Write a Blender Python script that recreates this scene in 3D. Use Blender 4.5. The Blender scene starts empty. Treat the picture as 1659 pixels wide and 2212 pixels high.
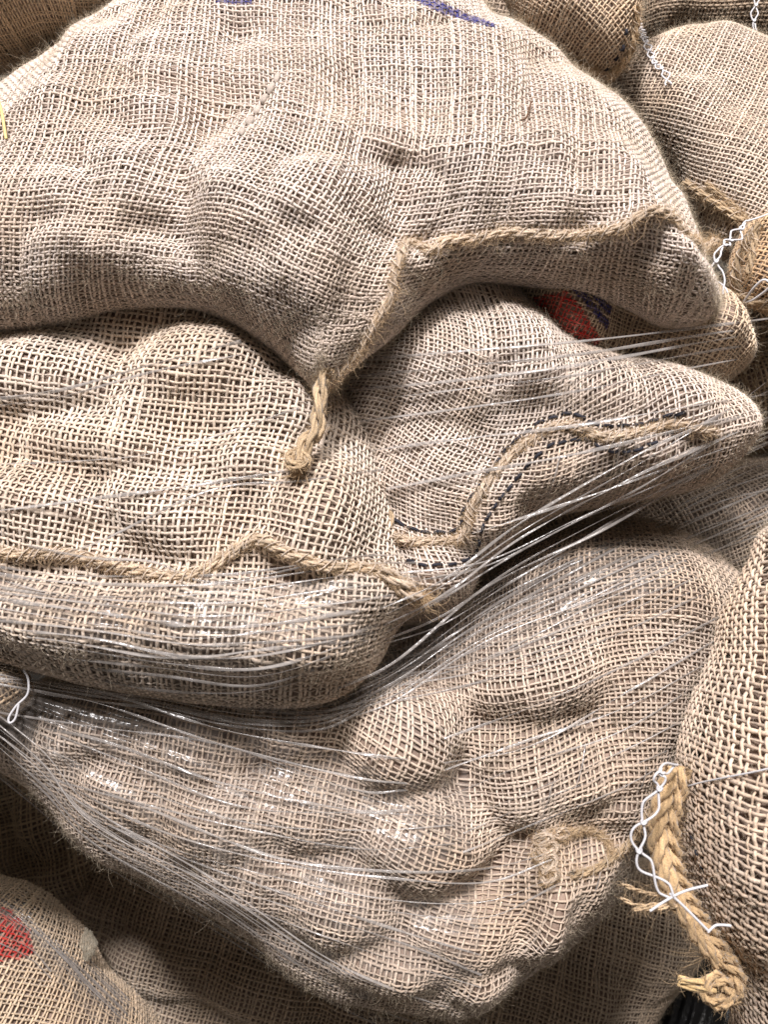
import bpy, math, random
import numpy as np
from mathutils import Vector, Matrix
from mathutils.bvhtree import BVHTree

random.seed(7)
rng = np.random.default_rng(7)
sc = bpy.context.scene
col = sc.collection

# ------------------------------------------------------------------ camera, world, lamps, exposure
S = 0.0003          # metres per layout unit on the reference plane
DIST = 0.62         # camera distance from the reference plane
CX, CY = 829.5, 1106.0
ZC = 0.62           # camera height above the floor

cam = bpy.data.cameras.new('camera')
cam_o = bpy.data.objects.new('camera', cam)
col.objects.link(cam_o)
cam.sensor_fit = 'VERTICAL'
cam.sensor_height = 24.0
cam.lens = 24.0 * DIST / (2212 * S)
cam.clip_start = 0.02
cam.clip_end = 60
cam_o.location = (0, -DIST, ZC)
cam_o.rotation_euler = (math.radians(90), 0, 0)
cam.dof.use_dof = True
cam.dof.focus_distance = 0.60
cam.dof.aperture_fstop = 9.0
sc.camera = cam_o

world = bpy.data.worlds.new('World')
sc.world = world
world.use_nodes = True
bg = world.node_tree.nodes['Background']
bg.inputs[0].default_value = (1.0, 0.86, 0.70, 1)
bg.inputs[1].default_value = 0.09


def lamp(name, pos, target, size, watts, colour):
    d = bpy.data.lights.new(name, 'AREA')
    d.shape = 'DISK'
    d.size = size
    d.energy = watts
    d.color = colour
    o = bpy.data.objects.new(name, d)
    col.objects.link(o)
    o.location = pos
    o.rotation_euler = (Vector(target) - Vector(pos)).to_track_quat('-Z', 'Y').to_euler()
    return o


lamp('market_lamp', (-0.30, -1.80, ZC + 1.50), (0, 0, ZC), 0.26, 86, (1.0, 0.965, 0.97))
lamp('fill_light', (0.30, -1.62, ZC + 1.60), (0, 0, ZC), 1.4, 58, (1.0, 0.945, 0.91))  # broad fill added to soften the shadows, not a real fixture

sc.view_settings.view_transform = 'Standard'
sc.view_settings.look = 'None'
sc.view_settings.exposure = 0.0
sc.view_settings.gamma = 1.0
sc.view_settings.use_curve_mapping = False
sc.cycles.max_bounces = 8
sc.cycles.transparent_max_bounces = 24


# ------------------------------------------------------------------ small maths helpers
def scale_at(t):
    return S * (DIST - t) / DIST


def to_plane(p, t):
    """layout points -> metres on the plane at distance t in front of the reference plane"""
    p = np.asarray(p, float)
    k = scale_at(t)
    return np.stack([(p[..., 0] - CX) * k, (CY - p[..., 1]) * k], -1)


def to_world(p):
    p = np.asarray(p, float)
    return np.stack([p[..., 0], -p[..., 2], p[..., 1] + ZC], -1)


def to_layout(p):
    k = S * (DIST - p[..., 2]) / DIST
    return np.stack([p[..., 0] / k + CX, CY - p[..., 1] / k], -1)


def spline(pts, n=8, closed=False):
    """Catmull-Rom through pts"""
    P = np.asarray(pts, float)
    if closed:
        Q = np.concatenate([P[-1:], P, P[:2]])
    else:
        Q = np.concatenate([2 * P[:1] - P[1:2], P, 2 * P[-1:] - P[-2:-1]])
    out = []
    tt = np.linspace(0, 1, n, endpoint=False)[:, None]
    for i in range(len(Q) - 3):
        a, b, c, d = Q[i:i + 4]
        out.append(0.5 * (2 * b + (c - a) * tt + (2 * a - 5 * b + 4 * c - d) * tt ** 2
                          + (3 * b - a - 3 * c + d) * tt ** 3))
    out = np.concatenate(out)
    if not closed:
        out = np.concatenate([out, P[-1:]])
    return out


def resample(P, step):
    seg = np.linalg.norm(np.diff(P, axis=0), axis=1)
    s = np.concatenate([[0], np.cumsum(seg)])
    n = max(2, int(s[-1] / step) + 1)
    u = np.linspace(0, s[-1], n)
    return np.stack([np.interp(u, s, P[:, k]) for k in range(P.shape[1])], -1)


def seg_dist(pts, poly, closed):
    """distance from pts (N,2) to a polyline"""
    A = poly
    B = np.roll(poly, -1, 0)
    if not closed:
        A, B = A[:-1], B[:-1]
    pts = pts.astype(np.float32); A = A.astype(np.float32); B = B.astype(np.float32)
    best = np.full(len(pts), 1e9, np.float32)
    for a, b in zip(A, B):
        ab = b - a
        L = ab @ ab + 1e-18
        x = pts[:, 0] - a[0]; y = pts[:, 1] - a[1]
        h = np.clip((x * ab[0] + y * ab[1]) / L, 0, 1)
        x -= h * ab[0]; y -= h * ab[1]
        np.minimum(best, x * x + y * y, out=best)
    return np.sqrt(best).astype(float)


def inside(pts, poly):
    x, y = pts[:, 0], pts[:, 1]
    r = np.zeros(len(pts), bool)
    j = len(poly) - 1
    for i in range(len(poly)):
        xi, yi = poly[i]
        xj, yj = poly[j]
        c = ((yi > y) != (yj > y)) & (x < (xj - xi) * (y - yi) / (yj - yi + 1e-15) + xi)
        r ^= c
        j = i
    return r


def blur(a, sigma):
    if sigma <= 0.2:
        return a
    r = int(3 * sigma) + 1
    k = np.exp(-0.5 * (np.arange(-r, r + 1) / sigma) ** 2)
    k /= k.sum()
    for ax in (0, 1):
        p = [(0, 0), (0, 0)]
        p[ax] = (r, r)
        b = np.pad(a, p, mode='edge')
        o = np.zeros_like(a)
        n = a.shape[ax]
        for i, w in enumerate(k):
            o += w * (b[i:i + n] if ax == 0 else b[:, i:i + n])
        a = o
    return a


def smooth_noise(shape, scale, r):
    g = r.standard_normal((int(shape[0] / scale) + 4, int(shape[1] / scale) + 4))
    yi = np.arange(shape[0]) / scale + r.random()
    xi = np.arange(shape[1]) / scale + r.random()
    y0 = yi.astype(int); x0 = xi.astype(int)
    fy = yi - y0; fx = xi - x0
    fy = (fy * fy * (3 - 2 * fy))[:, None]; fx = (fx * fx * (3 - 2 * fx))[None]
    a = g[np.ix_(y0, x0)]; b = g[np.ix_(y0, x0 + 1)]; c = g[np.ix_(y0 + 1, x0)]; d = g[np.ix_(y0 + 1, x0 + 1)]
    return (a * (1 - fx) + b * fx) * (1 - fy) + (c * (1 - fx) + d * fx) * fy


def norm(v):
    return v / (np.linalg.norm(v, axis=-1, keepdims=True) + 1e-12)


# ------------------------------------------------------------------ materials
def nodes_of(name):
    m = bpy.data.materials.new(name)
    m.use_nodes = True
    nt = m.node_tree
    return m, nt, nt.nodes['Principled BSDF']


def fibre_material(name, fine=900.0, sheen=0.25, spec=0.12, rough=0.85, bump=0.5, var=(0.72, 1.12)):
    """colour from the yarn's own dye/print attribute, broken up by fibre streaks"""
    m, nt, p = nodes_of(name)
    at = nt.nodes.new('ShaderNodeAttribute'); at.attribute_name = 'col'
    tc = nt.nodes.new('ShaderNodeTexCoord')
    no = nt.nodes.new('ShaderNodeTexNoise'); no.inputs['Scale'].default_value = fine; no.inputs['Detail'].default_value = 3
    nt.links.new(tc.outputs['Object'], no.inputs['Vector'])
    mr = nt.nodes.new('ShaderNodeMapRange')
    mr.inputs['From Min'].default_value = 0.3; mr.inputs['From Max'].default_value = 0.7
    mr.inputs['To Min'].default_value = var[0]; mr.inputs['To Max'].default_value = var[1]
    nt.links.new(no.outputs['Fac'], mr.inputs['Value'])
    mx = nt.nodes.new('ShaderNodeVectorMath'); mx.operation = 'SCALE'
    nt.links.new(at.outputs['Color'], mx.inputs[0]); nt.links.new(mr.outputs['Result'], mx.inputs['Scale'])
    nt.links.new(mx.outputs['Vector'], p.inputs['Base Color'])
    p.inputs['Roughness'].default_value = rough
    p.inputs['Specular IOR Level'].default_value = spec
    p.inputs['Sheen Weight'].default_value = sheen
    p.inputs['Sheen Roughness'].default_value = 0.5
    bp = nt.nodes.new('ShaderNodeBump'); bp.inputs['Strength'].default_value = bump; bp.inputs['Distance'].default_value = 0.0006
    nt.links.new(no.outputs['Fac'], bp.inputs['Height'])
    nt.links.new(bp.outputs['Normal'], p.inputs['Normal'])
    return m


def contents_material():
    m, nt, p = nodes_of('dusty_tubers')
    tc = nt.nodes.new('ShaderNodeTexCoord')
    no = nt.nodes.new('ShaderNodeTexNoise'); no.inputs['Scale'].default_value = 22; no.inputs['Detail'].default_value = 4
    nt.links.new(tc.outputs['Object'], no.inputs['Vector'])
    cr = nt.nodes.new('ShaderNodeValToRGB')
    cr.color_ramp.elements[0].position = 0.35; cr.color_ramp.elements[0].color = (0.15, 0.105, 0.085, 1)
    cr.color_ramp.elements[1].position = 0.68; cr.color_ramp.elements[1].color = (0.34, 0.245, 0.190, 1)
    nt.links.new(no.outputs['Fac'], cr.inputs['Fac'])
    nt.links.new(cr.outputs['Color'], p.inputs['Base Color'])
    p.inputs['Roughness'].default_value = 0.8
    n2 = nt.nodes.new('ShaderNodeTexNoise'); n2.inputs['Scale'].default_value = 400
    nt.links.new(tc.outputs['Object'], n2.inputs['Vector'])
    bp = nt.nodes.new('ShaderNodeBump'); bp.inputs['Strength'].default_value = 0.5; bp.inputs['Distance'].default_value = 0.001
    nt.links.new(n2.outputs['Fac'], bp.inputs['Height']); nt.links.new(bp.outputs['Normal'], p.inputs['Normal'])
    return m


def plain_material(name, colour, rough=0.6, spec=0.3, noise=0.2, scale=300, bump=0.3, sheen=0.0):
    m, nt, p = nodes_of(name)
    tc = nt.nodes.new('ShaderNodeTexCoord')
    no = nt.nodes.new('ShaderNodeTexNoise'); no.inputs['Scale'].default_value = scale; no.inputs['Detail'].default_value = 4
    nt.links.new(tc.outputs['Object'], no.inputs['Vector'])
    cr = nt.nodes.new('ShaderNodeValToRGB')
    cr.color_ramp.elements[0].position = 0.3; cr.color_ramp.elements[1].position = 0.7
    cr.color_ramp.elements[0].color = tuple(c * (1 - noise) for c in colour) + (1,)
    cr.color_ramp.elements[1].color = tuple(min(1, c * (1 + noise)) for c in colour) + (1,)
    nt.links.new(no.outputs['Fac'], cr.inputs['Fac']); nt.links.new(cr.outputs['Color'], p.inputs['Base Color'])
    p.inputs['Roughness'].default_value = rough
    p.inputs['Specular IOR Level'].default_value = spec
    p.inputs['Sheen Weight'].default_value = sheen
    bp = nt.nodes.new('ShaderNodeBump'); bp.inputs['Strength'].default_value = bump; bp.inputs['Distance'].default_value = 0.001
    nt.links.new(no.outputs['Fac'], bp.inputs['Height']); nt.links.new(bp.outputs['Normal'], p.inputs['Normal'])
    return m


def sheet_material():
    """the same cloth where nobody can pick its yarns apart: woven pattern from the cloth's own thread count"""
    m, nt, p = nodes_of('jute_cloth')
    uv = nt.nodes.new('ShaderNodeAttribute'); uv.attribute_name = 'thread'
    at_ = nt.nodes.new('ShaderNodeAttribute'); at_.attribute_name = 'col'
    sep = nt.nodes.new('ShaderNodeSeparateXYZ'); nt.links.new(uv.outputs['Vector'], sep.inputs[0])

    def mth(op, a, b=None):
        n_ = nt.nodes.new('ShaderNodeMath'); n_.operation = op
        for k, v in enumerate((a, b)):
            if v is None:
                continue
            if isinstance(v, (int, float)):
                n_.inputs[k].default_value = v
            else:
                nt.links.new(v, n_.inputs[k])
        return n_.outputs[0]
    hs = []
    for ax in (0, 1):
        f_ = mth('FRACT', mth('ADD', sep.outputs[ax], 0.5))
        d_ = mth('ABSOLUTE', mth('SUBTRACT', f_, 0.5))
        hs.append(mth('SUBTRACT', 1.0, mth('MULTIPLY', d_, 3.2)))
    h = mth('MAXIMUM', mth('MAXIMUM', hs[0], hs[1]), 0.0)
    mx = nt.nodes.new('ShaderNodeMix'); mx.data_type = 'RGBA'
    k_ = mth('MINIMUM', mth('MULTIPLY', h, 3.0), 1.0)
    nt.links.new(k_, mx.inputs['Factor'])
    mx.inputs['A'].default_value = (0.10, 0.07, 0.055, 1)
    nt.links.new(at_.outputs['Color'], mx.inputs['B'])
    nt.links.new(mx.outputs['Result'], p.inputs['Base Color'])
    p.inputs['Roughness'].default_value = 0.9
    p.inputs['Specular IOR Level'].default_value = 0.1
    bp = nt.nodes.new('ShaderNodeBump'); bp.inputs['Strength'].default_value = 0.9; bp.inputs['Distance'].default_value = 0.0018
    nt.links.new(h, bp.inputs['Height']); nt.links.new(bp.outputs['Normal'], p.inputs['Normal'])
    return m


def plastic_material(name, clear, colour, rough):
    m, nt, p = nodes_of(name)
    out = nt.nodes['Material Output']
    p.inputs['Base Color'].default_value = colour + (1,)
    p.inputs['Roughness'].default_value = rough
    p.inputs['Specular IOR Level'].default_value = 0.9
    tc = nt.nodes.new('ShaderNodeTexCoord')
    no = nt.nodes.new('ShaderNodeTexNoise'); no.inputs['Scale'].default_value = 130; no.inputs['Detail'].default_value = 2
    nt.links.new(tc.outputs['Object'], no.inputs['Vector'])
    bp = nt.nodes.new('ShaderNodeBump'); bp.inputs['Strength'].default_value = 0.6; bp.inputs['Distance'].default_value = 0.002
    nt.links.new(no.outputs['Fac'], bp.inputs['Height']); nt.links.new(bp.outputs['Normal'], p.inputs['Normal'])
    tr = nt.nodes.new('ShaderNodeBsdfTransparent')
    mx = nt.nodes.new('ShaderNodeMixShader')
    mr = nt.nodes.new('ShaderNodeMapRange')
    mr.inputs['From Min'].default_value = 0.3; mr.inputs['From Max'].default_value = 0.7
    mr.inputs['To Min'].default_value = max(0, 1 - clear - 0.15); mr.inputs['To Max'].default_value = min(1, 1 - clear + 0.15)
    nt.links.new(no.outputs['Fac'], mr.inputs['Value'])
    nt.links.new(mr.outputs['Result'], mx.inputs['Fac'])
    nt.links.new(tr.outputs['BSDF'], mx.inputs[1]); nt.links.new(p.outputs['BSDF'], mx.inputs[2])
    nt.links.new(mx.outputs['Shader'], out.inputs['Surface'])
    return m


M_YARN = fibre_material('jute_yarn')
M_SHEET = sheet_material()
M_CORD = fibre_material('jute_cord', fine=1400, var=(0.62, 1.18))
M_FUZZ = plain_material('jute_fibre', (0.50, 0.42, 0.31), rough=0.55, spec=0.4, noise=0.25, scale=60, bump=0)
M_FUZZ_TAN = plain_material('tan_jute_fibre', (0.52, 0.37, 0.22), rough=0.55, spec=0.4, noise=0.25, scale=60, bump=0)
M_CONT = contents_material()
M_WHITE = plain_material('white_cotton_thread', (0.56, 0.55, 0.57), rough=0.7, noise=0.06, scale=1500, sheen=0.3)
M_BLACK = plain_material('black_stitch_thread', (0.018, 0.018, 0.026), rough=0.75, noise=0.3, scale=1200)
M_NET = plastic_material('stretch_net_plastic', 0.57, (0.40, 0.37, 0.35), 0.17)
M_FILM = plastic_material('crumpled_clear_film', 0.89, (0.30, 0.265, 0.24), 0.17)
M_STRAW = plain_material('dry_straw', (0.62, 0.47, 0.20), rough=0.6, noise=0.2, scale=200)
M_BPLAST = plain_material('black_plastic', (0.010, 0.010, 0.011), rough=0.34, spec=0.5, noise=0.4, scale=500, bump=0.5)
M_FLOOR = plain_material('dark_concrete', (0.09, 0.085, 0.08), rough=0.9, noise=0.3, scale=30)


# ------------------------------------------------------------------ mesh helpers
def new_mesh(name, V, faces4, mat, parent=None, colour=None, smooth=True, origin=None):
    """V (n,3) world, faces4 (m,4) or list of arrays"""
    me = bpy.data.meshes.new(name)
    V = np.asarray(V, np.float32)
    off = np.zeros(3, np.float32)
    if parent is not None:
        off = np.array(parent_origin(parent), np.float32)
    elif origin is not None:
        off = np.array(origin, np.float32)
    me.vertices.add(len(V))
    me.vertices.foreach_set('co', (V - off).ravel())
    F = np.asarray(faces4, np.int32)
    n, k = F.shape
    me.loops.add(n * k)
    me.loops.foreach_set('vertex_index', F.ravel())
    me.polygons.add(n)
    me.polygons.foreach_set('loop_start', np.arange(0, n * k, k, dtype=np.int32))
    me.polygons.foreach_set('loop_total', np.full(n, k, np.int32))
    me.polygons.foreach_set('use_smooth', np.full(n, smooth, bool))
    if colour is not None:
        a = me.attributes.new('col', 'FLOAT_COLOR', 'POINT')
        c = np.ones((len(V), 4), np.float32)
        c[:, :3] = colour
        a.data.foreach_set('color', c.ravel())
    me.materials.append(mat)
    me.update(calc_edges=True)
    o = bpy.data.objects.new(name, me)
    col.objects.link(o)
    if parent is not None:
        o.parent = parent
    elif origin is not None:
        o.location = origin
    return o


def parent_origin(o):
    p = Vector((0, 0, 0))
    while o is not None:
        p += o.location
        o = o.parent
    return p


class Tubes:
    """collects tubes into one mesh"""
    def __init__(self):
        self.V, self.F, self.C, self.n = [], [], [], 0

    def add(self, P, N, w, h, K=6, colour=None, cap=True):
        """P (n,3), N (n,3) approx normals, w/h half widths (n,)"""
        n = len(P)
        if n < 2:
            return
        T = norm(np.gradient(P, axis=0))
        B = norm(np.cross(T, N))
        Nn = np.cross(B, T)
        a = np.arange(K) * 2 * math.pi / K
        w = np.broadcast_to(w, (n,)); h = np.broadcast_to(h, (n,))
        R = P[:, None] + B[:, None] * (np.cos(a)[None, :, None] * w[:, None, None]) \
            + Nn[:, None] * (np.sin(a)[None, :, None] * h[:, None, None])
        self.V.append(R.reshape(-1, 3))
        i = np.arange(n - 1)[:, None] * K
        k = np.arange(K)[None]
        k2 = (k + 1) % K
        f = np.stack([i + k, i + k2, i + K + k2, i + K + k], -1).reshape(-1, 4) + self.n
        self.F.append(f)
        if colour is not None:
            c = np.broadcast_to(colour, (n, 3))
            self.C.append(np.repeat(c, K, 0))
        self.n += n * K

    def build(self, name, mat, parent=None, origin=None, world=False):
        V = np.concatenate(self.V)
        if not world:
            V = to_world(V)
        C = np.concatenate(self.C) if self.C else None
        return new_mesh(name, V, np.concatenate(self.F), mat, parent, C, origin=origin)


def hair(name, roots, dirs, lengths, curl, mat, parent, radius=0.00006, r=rng, K=5):
    """stray fibres as hair curves (world coordinates in)"""
    n = len(roots)
    off = np.array(parent_origin(parent))
    P = np.zeros((n, K, 3))
    d = norm(dirs)
    P[:, 0] = roots
    bend = r.standard_normal((n, 3)) * curl
    for k in range(1, K):
        P[:, k] = P[:, k - 1] + d * (lengths / (K - 1))[:, None]
        d = norm(d + bend + r.standard_normal((n, 3)) * curl * 0.4)
    hc = bpy.data.hair_curves.new(name)
    hc.add_curves([K] * n)
    hc.attributes['position'].data.foreach_set('vector', (P - off).reshape(-1).astype(np.float32)) \
        if 'position' in hc.attributes else None
    ra = hc.attributes.get('radius') or hc.attributes.new('radius', 'FLOAT', 'POINT')
    rr = np.tile(np.linspace(1, 0.45, K), n) * np.repeat(r.uniform(0.6, 1.3, n), K) * radius
    ra.data.foreach_set('value', rr.astype(np.float32))
    hc.materials.append(mat)
    o = bpy.data.objects.new(name, hc)
    col.objects.link(o)
    o.parent = parent
    o['kind'] = 'stuff'
    return o


JUTE = np.array([0.605, 0.515, 0.446])
TAN = np.array([0.44, 0.325, 0.205])


# ------------------------------------------------------------------ the sack builder
SACKS = []
LUMP, LUMP_R, CREASE, PITCH = 2.15, 0.95, 1.5, 0.75


class Sack:
    def __init__(s, label, outline, t0, rz, rim, pitch, angle, lumps=(), creases=(), warps=(), bend=(0, 0),
                 auto=0, auto_r=(75, 110), auto_h=(14, 26), seed=1, tint=(1, 1, 1), prints=(), thick=1.0,
                 group='burlap sacks in the pile', wrinkle=1.0, fuzz=1.0, iters=130, valley=(), contents_tint=None,
                 margin=650, anchor=0.01, gain=1.0, spread=1.0):
        s.r = np.random.default_rng(seed)
        s.label, s.t0, s.rz = label, t0, rz
        s.poly_px = spline(outline, 5, True)
        s.R = rim * scale_at(t0)
        s.bend = np.array(bend, float)
        s.c0 = to_plane(s.poly_px.mean(0), t0)
        s.poly = s.plane(s.poly_px, 0.0)
        s.tf = t0 + rz
        s.kf = scale_at(s.tf)
        lo = s.poly.min(0) - 0.045
        hi = s.poly.max(0) + 0.045
        s.h = 0.0018
        nx, ny = ((hi - lo) / s.h).astype(int) + 2
        s.lo, s.nx, s.ny = lo, nx, ny
        gx = lo[0] + np.arange(nx) * s.h
        gy = lo[1] + np.arange(ny) * s.h
        G = np.stack(np.meshgrid(gx, gy), -1)
        pts = G.reshape(-1, 2)
        d = seg_dist(pts, s.poly, True) * np.where(inside(pts, s.poly), 1, -1)
        s.d2 = blur(d.reshape(ny, nx), 2.5)
        # tubers pressing through the cloth
        L = [tuple(l) for l in lumps]
        if auto:
            inn = pts[(d > s.R * 0.35)]
            tries, got = 0, [(s.plane((l[0], l[1]), rz), max(l[2], l[3]) * s.kf) for l in L]
            added = 0
            while tries < 900 and added < auto:
                tries += 1
                c = inn[s.r.integers(len(inn))]
                rad = s.r.uniform(*auto_r)
                if all(np.hypot(*(c - g[0])) > 0.62 * (g[1] + rad * s.kf) for g in got):
                    got.append((c, rad * s.kf)); added += 1
                    kq = scale_at(s.tf + (c - s.c0) @ s.bend)
                    L.append((c[0] / kq + CX, CY - c[1] / kq, rad * s.r.uniform(1, 1.35), rad * s.r.uniform(0.75, 1.0),
                              s.r.uniform(0, 180), s.r.uniform(*auto_h)))
        k = 0.0022
        acc = np.ones(len(pts))
        for (px, py, rx, ry, an, hh) in L:
            c = s.plane((px, py), rz)
            a = math.radians(-an)
            q = pts - c
            u = (q[:, 0] * math.cos(a) + q[:, 1] * math.sin(a)) / (rx * spread * LUMP_R * s.kf)
            v = (-q[:, 0] * math.sin(a) + q[:, 1] * math.cos(a)) / (ry * spread * LUMP_R * s.kf)
            cap = gain * LUMP * hh * s.kf * np.maximum(1 - (u * u + v * v), 0) ** 0.8
            acc += np.exp(np.minimum(cap / k, 60)) - 1
        H = k * np.log(acc)
        H = H - H.min()
        for (line, width, depth) in creases:
            ln = s.plane(spline(line, 6), rz)
            dd = seg_dist(pts, ln, False) / (width * s.kf)
            H += CREASE * depth * s.kf * np.exp(-dd * dd)
        H = blur(H.reshape(ny, nx), 2.2)
        H += wrinkle * (0.0024 * smooth_noise((ny, nx), 20, s.r) + 0.0012 * smooth_noise((ny, nx), 9, s.r))
        H -= wrinkle * blur(np.maximum(0.0042 - 0.0075 * np.abs(smooth_noise((ny, nx), 26, s.r)), 0), 1.2)
        c0 = s.c0
        H += bend[0] * (G[..., 0] - c0[0]) + bend[1] * (G[..., 1] - c0[1])
        s.Hb = H
        gy_, gx_ = np.gradient(s.d2, s.h)
        hy_, hx_ = np.gradient(H, s.h)
        s.fields = np.stack([s.d2, H, gx_, gy_, hx_, hy_], -1)
        s.pitch = pitch * PITCH * s.kf
        s.angle = math.radians(-angle)
        s.warps = warps
        s.tint = np.array(tint)
        s.prints = prints
        s.thick = thick
        s.iters = iters
        s.fuzz = fuzz
        s.margin = margin
        s.anchor = anchor
        s.group = group
        base = np.array([c0[0], s.poly[:, 1].min(), t0 + (s.poly[:, 1].min() - c0[1]) * bend[1]])
        s.root = bpy.data.objects.new('burlap_sack', None)
        s.root.empty_display_size = 0.05
        col.objects.link(s.root)
        s.root.location = to_world(base)
        s.root['label'] = label
        s.root['category'] = 'sack'
        s.root['group'] = group
        s.settle()
        s.contents()
        SACKS.append(s)

    def plane(s, px, lift):
        px = np.asarray(px, float)
        t = np.full(px.shape[:-1], s.t0 + lift)
        for _ in range(12):
            k = S * (DIST - t) / DIST
            xy = np.stack([(px[..., 0] - CX) * k, (CY - px[..., 1]) * k], -1)
            t = s.t0 + lift + (xy - s.c0) @ s.bend
        return xy

    def samp(s, F, x, y):
        fx = np.clip((x - s.lo[0]) / s.h, 0, s.nx - 1.001)
        fy = np.clip((y - s.lo[1]) / s.h, 0, s.ny - 1.001)
        ix = fx.astype(int); iy = fy.astype(int)
        fx = fx - ix; fy = fy - iy
        return (F[iy, ix] * (1 - fx) + F[iy, ix + 1] * fx) * (1 - fy) + (F[iy + 1, ix] * (1 - fx) + F[iy + 1, ix + 1] * fx) * fy

    def f(s, P):
        d = s.samp(s.d2, P[..., 0], P[..., 1])
        hb = s.samp(s.Hb, P[..., 0], P[..., 1])
        q = np.maximum(s.R - d, 0)
        z = (P[..., 2] - s.t0 - hb) * (s.R / s.rz)
        return np.sqrt(q * q + z * z + 1e-12) - s.R

    def grad(s, P):
        F = s.samp6(P[..., 0], P[..., 1])
        q = np.maximum(s.R - F[..., 0], 0)
        c = s.R / s.rz
        z = (P[..., 2] - s.t0 - F[..., 1]) * c
        rr = np.sqrt(q * q + z * z + 1e-12)
        g = np.stack([-(q * F[..., 2]) - z * c * F[..., 4], -(q * F[..., 3]) - z * c * F[..., 5], z * c], -1) / rr[..., None]
        return rr - s.R, g

    def samp6(s, x, y):
        fx = np.clip((x - s.lo[0]) / s.h, 0, s.nx - 1.001)
        fy = np.clip((y - s.lo[1]) / s.h, 0, s.ny - 1.001)
        ix = fx.astype(int); iy = fy.astype(int)
        fx = (fx - ix)[..., None]; fy = (fy - iy)[..., None]
        F = s.fields
        return (F[iy, ix] * (1 - fx) + F[iy, ix + 1] * fx) * (1 - fy) + (F[iy + 1, ix] * (1 - fx) + F[iy + 1, ix + 1] * fx) * fy

    def project(s, P, n=1):
        for _ in range(n):
            f0, g = s.grad(P)
            P = P - (np.clip(f0, -0.01, 0.01) / ((g * g).sum(-1) + 1e-6))[..., None] * g
        return P

    def front(s, x, y, eps=0.0):
        d = s.samp(s.d2, x, y) - eps
        hb = s.samp(s.Hb, x, y)
        q = np.clip(np.maximum(s.R - d, 0) / s.R, 0, 1)
        return s.t0 + hb + (s.rz - eps) * np.sqrt(1 - q * q)

    def hit(s, px):
        """points on the sack's front seen along the given layout directions"""
        px = np.asarray(px, float)
        t = np.full(len(px), s.tf)
        for _ in range(40):
            k = S * (DIST - t) / DIST
            x = (px[:, 0] - CX) * k; y = (CY - px[:, 1]) * k
            t = 0.5 * t + 0.5 * s.front(x, y)
        k = S * (DIST - t) / DIST
        return np.stack([(px[:, 0] - CX) * k, (CY - px[:, 1]) * k, t], -1)

    def normal(s, P):
        _, g = s.grad(P)
        return norm(g)

    def settle(s):
        pit = s.pitch
        ext = s.poly.max(0) - s.poly.min(0)
        n = int(np.hypot(*ext) * 1.15 / pit / 2) + 8
        c = (s.poly.max(0) + s.poly.min(0)) / 2
        I = np.arange(-n, n + 1)
        gi, gj = np.meshgrid(I, I, indexing='ij')
        ca, sa = math.cos(s.angle), math.sin(s.angle)
        Q = np.stack([c[0] + pit * (gi * ca - gj * sa), c[1] + pit * (gi * sa + gj * ca)], -1)
        for (px, py, rad, rot, dx, dy) in s.warps:
            w0 = s.plane((px, py), s.rz)
            rel = Q - w0
            g = np.exp(-(rel ** 2).sum(-1) / (rad * s.kf) ** 2)
            th = math.radians(-rot) * g
            Q = w0 + np.stack([rel[..., 0] * np.cos(th) - rel[..., 1] * np.sin(th),
                               rel[..., 0] * np.sin(th) + rel[..., 1] * np.cos(th)], -1) \
                + g[..., None] * np.array([dx, -dy]) * s.kf
        # roll the flat cloth round the rim
        def grd(F):
            gy, gx = np.gradient(F, s.h)
            return gx, gy
        gx, gy = grd(s.d2)
        d = s.samp(s.d2, Q[..., 0], Q[..., 1])
        # beyond the sampled field
        out = np.stack([np.clip(s.lo[0] - Q[..., 0], 0, None) + np.clip(Q[..., 0] - (s.lo[0] + (s.nx - 1) * s.h), 0, None),
                        np.clip(s.lo[1] - Q[..., 1], 0, None) + np.clip(Q[..., 1] - (s.lo[1] + (s.ny - 1) * s.h), 0, None)], -1)
        d = d - np.hypot(out[..., 0], out[..., 1])
        nrm = -norm(np.stack([s.samp(gx, Q[..., 0], Q[..., 1]), s.samp(gy, Q[..., 0], Q[..., 1])], -1))
        a = np.maximum(s.R - d, 0)
        th = np.minimum(a / s.R, 2.6)
        ring = Q - nrm * a[..., None]
        xy = ring + nrm * (s.R * np.sin(th))[..., None]
        xy = np.where((a > 0)[..., None], xy, Q)
        t = s.t0 + s.samp(s.Hb, xy[..., 0], xy[..., 1]) + s.rz * np.cos(th)
        P = np.concatenate([xy, t[..., None]], -1)
        mask = (a / s.R < 2.25)
        lay = to_layout(P)
        m = s.margin
        mask &= (lay[..., 0] > -m) & (lay[..., 0] < 1659 + m) & (lay[..., 1] > -m) & (lay[..., 1] < 2212 + m)
        # crop the grid
        ii = np.where(mask.any(1))[0]; jj = np.where(mask.any(0))[0]
        sl = (slice(ii[0], ii[-1] + 1), slice(jj[0], jj[-1] + 1))
        P, mask = P[sl].copy(), mask[sl].copy()
        P[~mask] = 0
        P0 = P.copy()
        # let the cloth settle: yarns keep their length, crossings may shear
        idx = np.where(mask)
        P = P.astype(np.float32)
        mk = mask.astype(np.float32)

        def pair(A_, B_, wgt, L, st):
            v = B_ - A_
            ln = np.sqrt((v * v).sum(-1)) + 1e-9
            c_ = (0.5 * st) * np.clip(1 - L * pit / ln, -0.6, 0.6) * wgt
            v *= c_[..., None]
            A_ += v
            B_ -= v

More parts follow.
